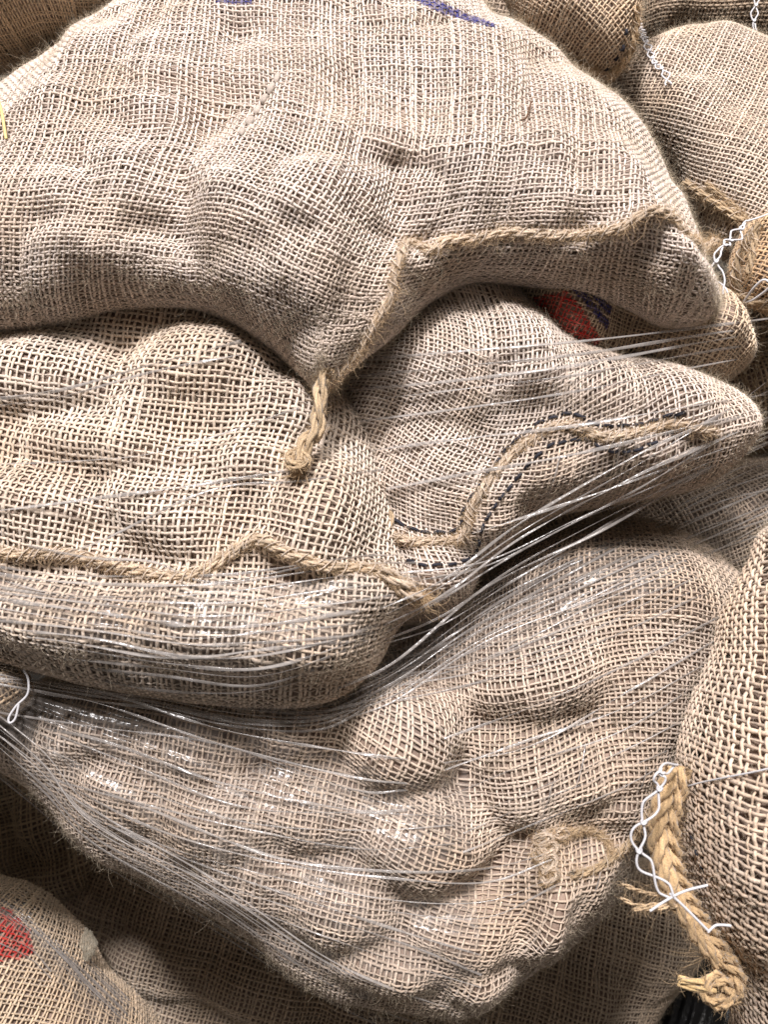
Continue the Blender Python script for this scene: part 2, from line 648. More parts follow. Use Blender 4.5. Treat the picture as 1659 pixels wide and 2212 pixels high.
        def views(di, dj, par):
            n0, n1 = mask.shape
            if di == 1 and dj == 0:
                m_ = (n0 - par) // 2 * 2
                return (slice(par, par + m_, 2), slice(None)), (slice(par + 1, par + m_, 2), slice(None))
            if di == 0:
                m_ = (n1 - par) // 2 * 2
                return (slice(None), slice(par, par + m_, 2)), (slice(None), slice(par + 1, par + m_, 2))
            m_ = (n0 - par) // 2 * 2
            if dj == 1:
                return (slice(par, par + m_, 2), slice(0, n1 - 1)), (slice(par + 1, par + m_, 2), slice(1, n1))
            return (slice(par, par + m_, 2), slice(1, n1)), (slice(par + 1, par + m_, 2), slice(0, n1 - 1))
        E_ = []
        for (di, dj, L, st) in ((1, 0, 1.0, 0.8), (0, 1, 1.0, 0.8), (1, 1, math.sqrt(2), 0.05), (1, -1, math.sqrt(2), 0.05)):
            for par in (0, 1):
                va, vb = views(di, dj, par)
                E_.append((va, vb, mk[va] * mk[vb], L, st))
        P0i = P[idx].copy()
        for it in range(s.iters):
            for (va, vb, wgt, L, st) in (E_ if it % 2 == 0 else E_[:4]):
                pair(P[va], P[vb], wgt, L, st)
            if it % 2 == 1:
                p = P[idx]
                p += 2 * s.anchor * (P0i - p)
                P[idx] = s.project(p)
        P = P.astype(float)
        P[idx] = s.project(P[idx], 2)
        s.P, s.mask = P, mask
        N = np.zeros_like(P)
        N[idx] = s.normal(P[idx])
        s.N = N

    def sheet(s, seen):
        m = s.mask
        cell = m[:-1, :-1] & m[1:, :-1] & m[:-1, 1:] & m[1:, 1:]
        cell &= ~(seen[:-1, :-1] & seen[1:, :-1] & seen[:-1, 1:] & seen[1:, 1:])
        if not cell.any():
            return
        use = np.zeros_like(m)
        use[:-1, :-1] |= cell; use[1:, :-1] |= cell; use[:-1, 1:] |= cell; use[1:, 1:] |= cell
        idn = np.full(m.shape, -1); idn[use] = np.arange(use.sum())
        F = np.stack([idn[:-1, :-1][cell], idn[1:, :-1][cell], idn[1:, 1:][cell], idn[:-1, 1:][cell]], -1)
        o = new_mesh('cloth', to_world(s.P[use]), F, M_SHEET, s.root, np.tile(JUTE * s.tint, (use.sum(), 1)))
        a_ = o.data.attributes.new('thread', 'FLOAT_VECTOR', 'POINT')
        ij = np.stack(list(np.where(use)) + [np.zeros(use.sum(), int)], -1).astype(np.float32)
        a_.data.foreach_set('vector', ij.ravel())

    def yarns(s, seen):
        """the woven cloth: every yarn a tube that passes over and under its neighbours"""
        pit, P, N = s.pitch, s.P, s.N
        s.sheet(seen)
        mask = seen
        idx = np.where(mask)
        if len(idx[0]) < 8:
            return
        px_ = pit / scale_at(s.tf)
        sub = 3 if px_ > 15 else 2
        KS = 5 if px_ > 12 else 4
        # hand-made unevenness of the spacing
        r = s.r
        sh = P.shape[:2]
        jit = np.stack([smooth_noise(sh, 3.0, r), smooth_noise(sh, 3.0, r)], -1) * 0.07 * pit
        ra = 0.238 * pit * s.thick
        T = Tubes()
        tint = JUTE * s.tint
        stain = smooth_noise(sh, 12, r)
        for fam in (0, 1):
            Pf = P if fam == 0 else P.transpose(1, 0, 2)
            Nf = N if fam == 0 else N.transpose(1, 0, 2)
            Mf = mask if fam == 0 else mask.T
            Sf = stain if fam == 0 else stain.T
            Jf = jit if fam == 0 else jit.transpose(1, 0, 2)
            # sideways drift of each yarn
            drift = smooth_noise(Pf.shape[:2], 1.01, r) * 0.0 + (r.standard_normal(Pf.shape[0])[:, None] * 0.11
                    + 0.12 * smooth_noise((Pf.shape[0] * 3, Pf.shape[1]), 3.0, r)[::3])
            side = np.zeros_like(Pf)
            side[1:-1] = Pf[2:] - Pf[:-2]
            okk = np.zeros_like(Mf); okk[1:-1] = Mf[2:] & Mf[:-2]
            side = norm(side) * okk[..., None]
            ytone = r.normal(1.05 if fam == 0 else 0.90, 0.085, Pf.shape[0])
            ywid = np.clip(r.normal(1.03 if fam == 0 else 0.98, 0.16, Pf.shape[0]), 0.65, 1.6)
            warm = r.normal(0, 0.03, Pf.shape[0])
            for i in range(Pf.shape[0]):
                row = np.where(Mf[i])[0]
                if len(row) < 3:
                    continue
                br = np.where(np.diff(row) > 1)[0]
                runs = np.split(row, br + 1)
                for run in runs:
                    if len(run) < 3:
                        continue
                    X = Pf[i, run] + side[i, run] * (drift[i, run] * pit)[:, None]
                    Nn = Nf[i, run]
                    m_ = len(run)
                    u = np.arange((m_ - 1) * sub + 1) / sub
                    k0 = np.minimum(u.astype(int), m_ - 2)
                    fr = (u - k0)[:, None]
                    pm = X[np.maximum(k0 - 1, 0)]; pa = X[k0]; pb = X[k0 + 1]; pc = X[np.minimum(k0 + 2, m_ - 1)]
                    pos = 0.5 * (2 * pa + (pb - pm) * fr + (2 * pm - 5 * pa + 4 * pb - pc) * fr ** 2 + (3 * pa - pm - 3 * pb + pc) * fr ** 3)
                    nn = norm(Nn[k0] * (1 - fr) + Nn[k0 + 1] * fr)
                    sg = np.where((run[k0] + i) % 2 == 0, 1.0, -1.0) * (1 if fam == 0 else -1)
                    und = sg * np.cos(math.pi * fr[:, 0])
                    bulge = np.interp(u, np.arange(0, m_ + 4, 2.0), r.normal(1.0, 0.10, len(np.arange(0, m_ + 4, 2.0))))
                    if r.random() < 0.20:
                        c_ = r.uniform(0, m_)
                        bulge = bulge + r.uniform(0.25, 0.8) * np.exp(-((u - c_) / r.uniform(1.2, 3.5)) ** 2)
                    w = ra * 1.06 * ywid[i] * bulge
                    h = ra * 0.80 * ywid[i] * bulge
                    pos = pos + nn * (und * ra * 0.74)[:, None]
                    tone = ytone[i] * (1 + 0.05 * np.interp(u, np.arange(0, m_ + 6, 3.0), r.standard_normal(len(np.arange(0, m_ + 6, 3.0)))))
                    st_ = np.interp(u, np.arange(m_), Sf[i, run])
                    C = tint[None] * tone[:, None]
                    C = C * (1 + np.array([0.25, 0.0, -0.35]) * (warm[i] + 0.085 * np.maximum(st_, -0.6))[:, None]) * (1 - 0.06 * np.clip(st_, -0.5, 2))[:, None]
                    if s.prints:
                        lp = to_layout(pos)
                        for poly, pc_ in s.prints:
                            ins = inside(lp, np.asarray(poly, float)) & (nn[:, 2] > -0.2)
                            ink = np.clip(0.86 + 0.2 * r.standard_normal(len(C)), 0.35, 1)[:, None]
                            C = np.where(ins[:, None], C * (1 - ink) + np.array(pc_) * ink, C)
                    T.add(pos, nn, w, h, KS, np.clip(C, 0.002, 0.9))
        o = T.build('weave', M_YARN, s.root)
        o['kind'] = 'stuff'
        # stray fibres
        cand = np.stack(idx, -1)
        for (dens, lo_, sc_, up_, rad_, K_) in ((2.7, 0.0016, 0.0011, 0.35, 0.000045, 4), (0.24, 0.0022, 0.0024, 0.9, 0.00004, 7)):
            nh = int(len(cand) * dens * s.fuzz)
            ch = cand[r.integers(len(cand), size=nh)]
            rt = P[ch[:, 0], ch[:, 1]]; rn = N[ch[:, 0], ch[:, 1]]
            rt = rt + r.standard_normal((nh, 3)) * pit * 0.35 + rn * ra * 0.5
            dr = rn * r.uniform(0.0, up_, nh)[:, None] + norm(r.standard_normal((nh, 3))) * 0.8
            hair('fibre_fuzz', to_world(rt), np.stack([dr[:, 0], -dr[:, 2], dr[:, 1]], -1), r.gamma(2.0, sc_, nh) + lo_, 0.42, M_FUZZ, s.root, r=r, radius=rad_, K=K_)

    def contents(s):
        step = 2
        eps = s.pitch * 0.62 * s.thick
        ys = np.arange(0, s.ny, step); xs = np.arange(0, s.nx, step)
        X, Y = np.meshgrid(s.lo[0] + xs * s.h, s.lo[1] + ys * s.h)
        d = s.d2[np.ix_(ys, xs)] - eps
        gy, gx = np.gradient(s.d2, s.h)
        gx = gx[np.ix_(ys, xs)]; gy = gy[np.ix_(ys, xs)]
        ln = np.hypot(gx, gy) + 1e-6
        ok = d > -s.h * step * 0.75
        edge = ok & (d < 0.0003)
        mv = np.where(edge, -d / ln, 0)
        X = X + mv * gx / ln; Y = Y + mv * gy / ln
        hb = s.samp(s.Hb, X, Y)
        q = np.clip(np.maximum(s.R - np.where(edge, 0, d), 0) / s.R, 0, 1)
        c = np.sqrt(1 - q * q)
        front = s.t0 + hb + (s.rz - eps) * c
        back = s.t0 + hb - (s.rz * 0.9) * c
        idn = np.full(ok.shape, -1); nv = ok.sum(); idn[ok] = np.arange(nv)
        V = np.concatenate([np.stack([X, Y, front], -1)[ok], np.stack([X, Y, back], -1)[ok]])
        cell = ok[:-1, :-1] & ok[1:, :-1] & ok[:-1, 1:] & ok[1:, 1:]
        a = idn[:-1, :-1][cell]; b = idn[:-1, 1:][cell]; cc = idn[1:, 1:][cell]; dd = idn[1:, :-1][cell]
        F = np.concatenate([np.stack([a, b, cc, dd], -1), np.stack([a, dd, cc, b], -1) + nv])
        Vw = to_world(V)
        o = new_mesh('contents', Vw, F, M_CONT, s.root)
        s.bvh_data = (Vw, F)


# ------------------------------------------------------------------ cords, stitches, threads
def cord(name, path, radius, parent=None, plies=3, lay=None, colour=TAN, seed=3, fuzz=34, up=None, kind_mat=None, origin=None, taper=0.0):
    """a twisted jute cord along path (layout metres)"""
    r = np.random.default_rng(seed)
    lay = lay or radius * 9.0
    P = resample(np.asarray(path, float), max(radius * 0.7, 0.0007))
    for _ in range(2):
        P[1:-1] = 0.25 * P[:-2] + 0.5 * P[1:-1] + 0.25 * P[2:]
    n = len(P)
    T = norm(np.gradient(P, axis=0))
    ref = np.array([0.02, 0.11, 1.0]) if up is None else up
    B = norm(np.cross(T, ref)); Nn = np.cross(B, T)
    s_ = np.concatenate([[0], np.cumsum(np.linalg.norm(np.diff(P, axis=0), axis=1))])
    tb = Tubes()
    wob = np.interp(s_, np.linspace(0, s_[-1], max(4, int(s_[-1] / (radius * 4)))), r.normal(1, 0.10, max(4, int(s_[-1] / (radius * 4)))))
    tp = 1 - taper * (s_ / s_[-1]) ** 2
    for k in range(plies):
        ph = 2 * math.pi * s_ / lay + 2 * math.pi * k / plies + 0.35 * np.sin(s_ / lay * 1.7 + seed)
        rr = radius * 0.52 * wob * tp
        Q = P + B * (np.cos(ph) * rr)[:, None] + Nn * (np.sin(ph) * rr)[:, None]
        out = B * np.cos(ph)[:, None] + Nn * np.sin(ph)[:, None]
        for j in range(3):   # each ply shows its own yarns
            p2 = ph * 2.3 + j * 2.094
            Q2 = Q + (out * np.cos(p2)[:, None] + np.cross(T, out) * np.sin(p2)[:, None]) * (radius * 0.23 * wob * tp)[:, None]
            tone = r.normal(1, 0.1) * (1 + 0.10 * smooth_noise((n, 2), 6, r)[:, 0])
            tb.add(Q2, out, radius * 0.30 * wob * tp, radius * 0.30 * wob * tp, 4, np.clip(colour * tone[:, None], 0.01, 0.9))
    if parent is None:
        o = tb.build(name, M_CORD, origin=origin)
    else:
        o = tb.build(name, M_CORD, parent)
    if fuzz and parent is not None:
        nh = int(s_[-1] / radius * fuzz)
        i = r.integers(n, size=nh)
        dr = norm(r.standard_normal((nh, 3))) + T[i] * 0.7
        rt = P[i] + norm(dr) * radius * 0.7
        hair('fibre_fuzz', to_world(rt), np.stack([dr[:, 0], -dr[:, 2], dr[:, 1]], -1), r.gamma(2, 0.0016, nh) + 0.0012, 0.45, M_FUZZ_TAN, o, r=r, radius=0.00006)
    return o


def seam(s, line, radius_px, lift=0.35, seed=3, colour=TAN, name='seam_cord', **kw):
    px = resample(spline(line, 8), 6)
    P = s.hit(px)
    N = s.normal(P)
    for _ in range(4):
        P[1:-1, 2] = 0.25 * P[:-2, 2] + 0.5 * P[1:-1, 2] + 0.25 * P[2:, 2]
    rad = radius_px * s.kf
    P = P + N * rad * lift
    T_ = norm(np.gradient(P, axis=0))
    sd = norm(np.cross(T_, N))
    r = np.random.default_rng(seed + 500)
    tb = Tubes()
    k = 3
    while k < len(P) - 4:
        a_ = np.linspace(-0.35, math.pi + 0.35, 9)
        R_ = rad * r.uniform(0.98, 1.12)
        c_ = P[k] - N[k] * rad * 0.15
        Q = c_ + sd[k] * (np.cos(a_) * R_ * 1.05)[:, None] + N[k] * (np.sin(a_) * R_)[:, None] + T_[k] * ((a_ - 1.57) * rad * r.uniform(0.4, 0.9))[:, None]
        tb.add(Q, np.tile(T_[k], (9, 1)), rad * r.uniform(0.09, 0.17), rad * 0.12, 4, np.clip((0.5 * JUTE + 0.5 * colour) * r.normal(1, 0.12), 0.02, 0.9))
        k += int(r.integers(2, 6))
    o = cord(name, P, rad, s.root, seed=seed, colour=colour, **kw)
    tb.build('overcast_stitching', M_CORD, o)['kind'] = 'stuff'
    return o


def stitches(s, line, seed=5, on=11, off=9, w=3.4, jitter=2.0, name='stitch', mat=M_BLACK):
    """running stitch: every visible stitch is a piece of thread dipping into the cloth"""
    r = np.random.default_rng(seed)
    px = resample(spline(line, 8), 2.0)
    P = s.hit(px); N = s.normal(P)
    k = 0
    while k < len(P) - 6:
        m = int((on + r.uniform(-3, 4)) / 2.0)
        seg = slice(k, min(k + m, len(P)))
        p = P[seg].copy()
        if len(p) >= 4:
            u = np.linspace(0, 1, len(p))
            lift = (np.sin(u * math.pi) ** 0.6 * 1.3 - 0.5) * w * s.kf
            p = p + N[seg] * (lift + w * s.kf * 0.7)[:, None]
            p[:, 1] += r.normal(0, jitter) * s.kf
            tb = Tubes(); tb.add(p, N[seg], w * s.kf, w * s.kf * 0.8, 6)
            tb.build(name, mat, s.root)
        k += m + int((off + r.uniform(-3, 3)) / 2.0)


def thread(name, pts, rad, mat, parent, n=10, K=6, origin=None):
    P = resample(spline(pts, n), rad * 1.6)
    tb = Tubes()
    tb.add(P, np.tile([0.03, 0.13, 1.0], (len(P), 1)), rad, rad, K)
    return tb.build(name, mat, parent, origin=origin)


def chain(path, eye, amp, rad, parent, seed=1, name='closing_thread', sep=None):
    """white chain stitch pulled out of the mouth seam: a row of open eyes"""
    r = np.random.default_rng(seed)
    P = resample(spline(path, 10), rad * 0.7)
    n = len(P)
    s_ = np.concatenate([[0], np.cumsum(np.linalg.norm(np.diff(P, axis=0), axis=1))])
    T = norm(np.gradient(P, axis=0))
    B = norm(np.cross(T, np.array([0.02, 0.1, 1.0]))); Nn = np.cross(B, T)
    ks = np.cumsum(np.clip(r.normal(1, 0.25, 400), 0.5, 1.8)) * eye
    ks = np.concatenate([[0], ks])
    link = np.interp(s_, ks, np.arange(len(ks)))
    am = np.interp(link, np.arange(0, 60, 0.5), np.clip(r.normal(0.85, 0.45, 120), 0.12, 1.7)) * amp
    tb = Tubes()
    for sg in (-1, 1):
        lat = sg * np.sin(math.pi * link) * am
        dep = np.cos(math.pi * link * 1.0 + 0.6) * rad * 1.1 * sg
        Q = P + B * lat[:, None] + Nn * dep[:, None]
        tb.add(Q, Nn, rad, rad, 6)
    # the cross-over loop at each joint
    for j in range(1, int(link[-1])):
        k = int(np.argmin(abs(link - j)))
        a = np.linspace(-0.4, math.pi + 0.4, 10)
        c = P[k]
        Q = c + B[k] * (np.cos(a) * rad * 1.9)[:, None] + T[k] * ((np.sin(a) - 0.4) * rad * 2.6)[:, None] + Nn[k] * rad * 1.8
        tb.add(Q, np.tile(Nn[k], (10, 1)), rad * 0.95, rad * 0.95, 5)
    return tb.build(name, M_WHITE, parent)


def at(px, py, t):
    k = scale_at(t)
    return np.array([(px - CX) * k, (CY - py) * k, t])


# ------------------------------------------------------------------ the floor under the pile
new_mesh('floor', [(-6, -6, 0), (6, -6, 0), (6, 6, 0), (-6, 6, 0)], [(0, 1, 2, 3)], M_FLOOR)['kind'] = 'structure'

RED = (0.50, 0.022, 0.018)
BLUE = (0.022, 0.022, 0.17)

# ------------------------------------------------------------------ sacks
A = Sack('large burlap sack on top with a corded bottom seam and hanging corner tail',
    [(-200, 370), (-70, 275), (20, 205), (110, 148), (205, 84), (330, 10), (480, -60), (680, -90), (900, -40), (1050, 50), (1190, 138), (1295, 208), (1378, 292),
     (1440, 400), (1490, 520), (1545, 635), (1535, 690), (1440, 700), (1330, 655), (1200, 625), (1100, 612), (1000, 618), (910, 668),
     (850, 730), (770, 790), (700, 850), (655, 815), (580, 750), (480, 690), (390, 668), (250, 672), (120, 705), (-40, 712), (-220, 600)],
    0.012, 0.080, 290, 13.9, 6, bend=(0.0, -0.38), wrinkle=1.5,
    lumps=[(150, 430, 250, 230, 20, 34), (600, 450, 240, 330, 14, 44), (330, 200, 170, 110, 0, 12), (560, 140, 150, 90, 0, 12),
           (1000, 400, 140, 170, 0, 26), (1185, 390, 110, 180, 0, 26), (1350, 400, 120, 160, 0, 26), (800, 260, 150, 120, 30, 16),
           (690, 690, 120, 120, 0, 15), (340, 590, 110, 90, 0, 24), (100, 620, 160, 90, 0, 20),
           (960, 600, 95, 70, 0, 12), (1120, 580, 110, 80, 0, 14), (1260, 590, 105, 85, 0, 14), (1400, 585, 90, 90, 0, 12), (1500, 620, 80, 90, 0, 8)],
    creases=[([(430, 250), (400, 420), (430, 560), (450, 680)], 34, -22), ([(300, 260), (330, 380), (300, 520)], 40, -10),
             ([(850, 330), (855, 430), (850, 540)], 30, -9), ([(1090, 300), (1095, 480)], 20, -15), ([(1255, 320), (1260, 470)], 20, -15), ([(985, 340), (975, 490)], 18, -11), ([(1175, 330), (1170, 480)], 18, -11), ([(1345, 340), (1335, 460)], 18, -11), ([(770, 260), (800, 380), (790, 500)], 30, -6), ([(560, 520), (610, 640), (660, 740)], 20, -10), ([(520, 130), (470, 300)], 22, -12), ([(200, 180), (170, 330), (210, 480)], 26, -12),
             ([(690, 835), (760, 760), (830, 660), (850, 580), (872, 532), (930, 545), (960, 520), (1100, 502), (1250, 510), (1340, 495), (1400, 458), (1440, 466), (1480, 510), (1540, 545)], 20, 30),
             ([(930, 560), (960, 640)], 20, -10), ([(1200, 540), (1170, 640)], 22, -12), ([(1340, 530), (1330, 650)], 22, -12)],
    warps=[(620, 470, 330, 26, 0, 0), (180, 420, 260, 6, 0, 0)], seed=11, tint=(1.02, 1.0, 0.99),
    prints=[([(450, -60), (540, -60), (545, 10), (465, 8)], BLUE), ([(880, -30), (920, -22), (960, 8), (1010, 30), (1066, 50), (1072, 62), (1030, 52), (985, 40), (930, 18), (895, 2)], BLUE)])
seam(A, [(1545, 548), (1480, 510), (1440, 466), (1400, 456), (1340, 495), (1250, 510), (1100, 502), (1030, 512), (960, 522), (930, 545), (880, 528), (862, 560), (850, 590), (840, 640), (800, 710), (770, 760), (720, 810), (690, 835)], 12, seed=21, colour=0.6 * TAN + 0.4 * JUTE, fuzz=60)

B = Sack('burlap sack with a wavy corded seam, middle layer under the large top sack',
    [(-540, 720), (-400, 590), (60, 560), (300, 550), (530, 600), (680, 720), (765, 850), (825, 950), (860, 1080), (880, 1190), (925, 1290),
     (860, 1350), (810, 1440), (720, 1505), (560, 1520), (300, 1490), (120, 1450), (-60, 1410), (-400, 1400), (-540, 1250)],
    -0.003, 0.078, 170, 17.0, 8, bend=(0.0, -0.26), gain=1.4,
    lumps=[(90, 800, 190, 110, 0, 28), (420, 790, 190, 110, -8, 30), (610, 880, 120, 90, 20, 24), (230, 960, 220, 85, 5, 24), (520, 980, 150, 80, -6, 24), (470, 885, 150, 85, 0, 20), (330, 880, 120, 70, 0, 16),
           (70, 1090, 150, 110, 0, 26), (370, 1100, 170, 110, 20, 26), (690, 1100, 140, 140, 0, 34),
           (130, 1340, 190, 100, 0, 26), (430, 1350, 180, 120, 0, 28), (650, 1390, 140, 100, 0, 30), (740, 1290, 110, 80, 0, 16)],
    creases=[([(0, 1200), (130, 1196), (250, 1225), (370, 1252), (430, 1240), (500, 1192), (560, 1167), (620, 1190), (720, 1226), (800, 1232), (850, 1262), (905, 1292)], 18, 26),
             ([(480, 900), (470, 1050), (520, 1180)], 40, -16), ([(0, 1010), (300, 1010), (560, 990)], 34, -10)],
    warps=[(700, 1080, 220, 14, 0, 0), (480, 1080, 200, -8, 0, 0)], seed=12, tint=(1.03, 1.0, 0.94))
seam(B, [(-60, 1200), (60, 1196), (130, 1196), (250, 1225), (370, 1252), (430, 1240), (500, 1192), (560, 1167), (620, 1190), (720, 1226), (800, 1232), (850, 1262), (905, 1292)], 13, seed=22, colour=0.75 * TAN + 0.3 * JUTE, fuzz=60)

C = Sack('burlap sack with black stitching either side of its corded seam',
    [(690, 880), (720, 720), (860, 590), (1000, 545), (1080, 595), (1165, 685), (1280, 758), (1400, 785), (1520, 822), (1600, 872), (1622, 935), (1580, 1000), (1500, 1055),
     (1350, 1085), (1200, 1115), (1110, 1160), (1040, 1230), (1000, 1305), (920, 1345), (830, 1330), (760, 1200), (700, 1040)],
    -0.022, 0.072, 130, 12.8, -8, bend=(0.20, -0.03), gain=1.3,
    lumps=[(960, 800, 150, 160, 20, 30), (1130, 760, 130, 130, 0, 28), (1300, 830, 130, 100, 10, 24), (1470, 850, 110, 90, 10, 24), (930, 1010, 120, 150, 10, 22),
           (1190, 1020, 100, 90, 0, 24), (1310, 1000, 90, 80, 0, 22), (1430, 985, 90, 70, 0, 20), (950, 1245, 100, 80, 0, 26), (1080, 1120, 80, 110, 30, 18)],
    creases=[([(840, 1150), (900, 1168), (1000, 1160), (1025, 1090), (1090, 1003), (1180, 932), (1240, 922), (1310, 947), (1400, 932), (1460, 912), (1540, 932)], 18, 24),
             ([(1250, 760), (1230, 880)], 26, -10), ([(1400, 800), (1390, 900)], 26, -10)],
    warps=[(920, 920, 300, 48, 0, 0)], seed=13, tint=(1.03, 1.01, 0.99))
seam(C, [(835, 1150), (900, 1172), (1000, 1162), (1025, 1092), (1090, 1003), (1180, 932), (1240, 922), (1310, 947), (1400, 932), (1460, 912), (1540, 932)], 11, seed=23, colour=0.6 * TAN + 0.4 * JUTE, fuzz=60)
stitches(C, [(850, 1122), (890, 1145), (960, 1155), (1000, 1135), (1005, 1100), (1060, 1020), (1110, 960), (1170, 912), (1240, 895), (1310, 922), (1400, 915), (1480, 888)], seed=31, on=26, off=7, w=4.0)
stitches(C, [(880, 1212), (940, 1222), (1020, 1200), (1050, 1120), (1120, 1030), (1190, 965), (1260, 950), (1330, 975), (1420, 955)], seed=32, on=20, off=10, w=3.6)

D = Sack('lumpy burlap sack in the lower middle bulging over its bottom corner knot',
    [(-480, 1600), (-300, 1540), (-60, 1535), (50, 1490), (140, 1440), (300, 1360), (500, 1330), (800, 1330), (980, 1290), (1120, 1180), (1240, 1125), (1380, 1118), (1500, 1165), (1585, 1240),
     (1610, 1330), (1545, 1450), (1505, 1560), (1450, 1660), (1395, 1750), (1345, 1860), (1270, 1965), (1200, 2030), (1120, 2075), (1075, 2120), (1010, 2150),
     (890, 2150), (790, 2130), (690, 2105), (450, 1935), (210, 1815), (110, 1700), (-40, 1630), (-300, 1640)],
    -0.062, 0.085, 170, 14.0, 10, bend=(0.0, -0.08), gain=1.5, spread=1.14,
    lumps=[(1240, 1220, 190, 110, 0, 26), (1430, 1270, 140, 120, 0, 26), (1180, 1430, 180, 130, -20, 38), (1400, 1460, 150, 160, 0, 26), (870, 1590, 150, 125, -5, 50),
           (640, 1545, 140, 110, 0, 34), (420, 1590, 150, 120, 0, 34), (190, 1540, 150, 110, 0, 24), (700, 1740, 150, 105, 0, 34), (905, 1800, 150, 125, 10, 50),
           (480, 1760, 150, 110, 0, 34), (290, 1710, 130, 100, 0, 22), (740, 1930, 150, 110, 0, 36), (560, 1890, 140, 100, 0, 22), (1000, 2010, 140, 95, 0, 34),
           (1040, 2120, 80, 66, 0, 26), (850, 2070, 120, 80, 0, 24), (1180, 1660, 150, 140, 0, 34), (1350, 1660, 110, 130, 0, 20), (1180, 1930, 80, 150, 8, 34), (1280, 1900, 60, 100, 20, 16)],
    creases=[([(1182, 1785), (1190, 1860), (1184, 1940), (1176, 2020)], 17, 24), ([(1140, 1800), (1150, 1900), (1135, 2000)], 14, -16), ([(1225, 1830), (1228, 1920), (1215, 2000)], 14, -16), ([(1390, 1765), (1330, 1845), (1240, 1890), (1200, 1905)], 15, 16), ([(1000, 1900), (1080, 1870), (1130, 1800)], 26, -22), ([(1000, 1560), (985, 1700), (1030, 1790)], 24, -22),
             ([(1070, 2090), (1110, 2000), (1120, 1900)], 18, -18)],
    warps=[(1250, 1400, 330, -26, 0, 0), (1200, 1700, 260, -22, 0, 0), (860, 1600, 140, 14, 0, 0), (920, 1800, 150, 20, 0, 0)], seed=14, tint=(0.97, 0.915, 0.845))
seam(D, [(1400, 1745), (1370, 1800), (1330, 1845), (1285, 1880), (1230, 1890)], 10, seed=24)
seam(D, [(1228, 1796), (1262, 1786), (1292, 1798), (1312, 1822), (1318, 1842)], 8, seed=25, lift=0.5, fuzz=70)

E = Sack('near burlap sack with a thick corded edge and white thread chain, lower right foreground',
    [(1720, 1120), (1640, 1240), (1585, 1330), (1555, 1420), (1510, 1540), (1480, 1640), (1476, 1740), (1490, 1850), (1520, 1960), (1580, 2060), (1610, 2200),
     (1620, 2400), (1800, 2560), (2150, 2500), (2300, 2000), (2250, 1400), (2000, 1120)],
    0.10, 0.075, 150, 23, 4,
    lumps=[(1640, 1480, 110, 130, 0, 20), (1600, 1700, 110, 110, 0, 18), (1650, 1900, 110, 120, 0, 22)], auto=6,
    warps=[(1560, 1650, 200, 8, 0, 0)], seed=15, tint=(1.08, 0.99, 0.88), margin=650)

F = Sack('shadowed burlap sack at the bottom of the pile under the lumpy middle sack',
    [(60, 1960), (120, 1850), (240, 1760), (500, 1700), (900, 1850), (1200, 1900), (1420, 1870), (1510, 1960), (1500, 2060), (1400, 2180), (1260, 2420), (900, 2560), (500, 2560), (230, 2400), (120, 2180)],
    -0.335, 0.09, 170, 12.0, 16,
    lumps=[(330, 2090, 130, 70, 20, 24), (560, 2150, 170, 80, 20, 26), (760, 2190, 100, 60, 10, 20)], auto=8, seed=16, tint=(0.93, 0.86, 0.74))  # tint kept darker, so part of the shade is in the cloth colour

Gs = Sack('burlap sack with red print in the bottom left corner behind crumpled film',
    [(-220, 1950), (-60, 1915), (60, 1945), (150, 2030), (210, 2120), (320, 2240), (380, 2400), (200, 2520), (-150, 2520), (-280, 2250)],
    -0.15, 0.08, 120, 13, 24, auto=5, seed=17, tint=(1.14, 1.03, 0.84), fuzz=0.4,
    prints=[([(-80, 1950), (20, 1962), (62, 2010), (74, 2060), (40, 2072), (-80, 2085)], RED)])

Hs = Sack('dark shaded burlap sack at the left edge under the lumpy middle sack',
    [(-260, 1650), (-60, 1560), (120, 1600), (260, 1760), (270, 1870), (160, 1930), (40, 1925), (-200, 1930)],
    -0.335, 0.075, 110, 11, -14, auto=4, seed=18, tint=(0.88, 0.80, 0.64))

Is = Sack('small burlap sack corner with white thread at the left edge between layers',
    [(-420, 1330), (-200, 1340), (-40, 1405), (30, 1432), (58, 1478), (50, 1525), (10, 1545), (-150, 1600), (-420, 1640)],  # unseen left part enlarged to throw shade on the sack below
    0.035, 0.035, 55, 14, -20, seed=19, tint=(0.98, 0.86, 0.66))

J = Sack('warm lit burlap sack in the top left corner behind the large sack',
    [(-220, -160), (300, -160), (230, -30), (170, 40), (100, 85), (20, 105), (-120, 130), (-240, 60)],
    -0.02, 0.07, 110, 9.5, -12, auto=3, seed=20, tint=(1.03, 0.90, 0.68))

Ks = Sack('open eared burlap sack corner with white thread chain behind the top sack',
    [(1085, -140), (1400, -140), (1385, 0), (1375, 60), (1362, 125), (1325, 162), (1285, 155), (1215, 118), (1150, 70), (1110, 0)],
    -0.045, 0.045, 70, 10.5, 38, auto=2, auto_r=(60, 80), creases=[([(1135, 20), (1180, 75), (1240, 118), (1312, 150)], 11, -26), ([(1190, -20), (1250, 50), (1335, 105)], 14, -16), ([(1300, -30), (1330, 40), (1352, 100)], 12, -14)], seed=41, tint=(1.10, 1.0, 0.83))

Lk = Sack('burlap sack right of the top sack with an open corded hem',
    [(1310, 170), (1370, 115), (1450, 85), (1540, 75), (1640, 110), (1760, 170), (1880, 300), (1880, 520), (1760, 580), (1680, 560), (1600, 560), (1540, 520), (1485, 430), (1455, 370), (1380, 290)],
    -0.085, 0.05, 95, 11.2, 30, bend=(0.10, -0.35),
    lumps=[(1470, 240, 110, 130, 40, 12), (1600, 330, 120, 150, 40, 12)], seed=42, tint=(1.06, 1.02, 0.95))

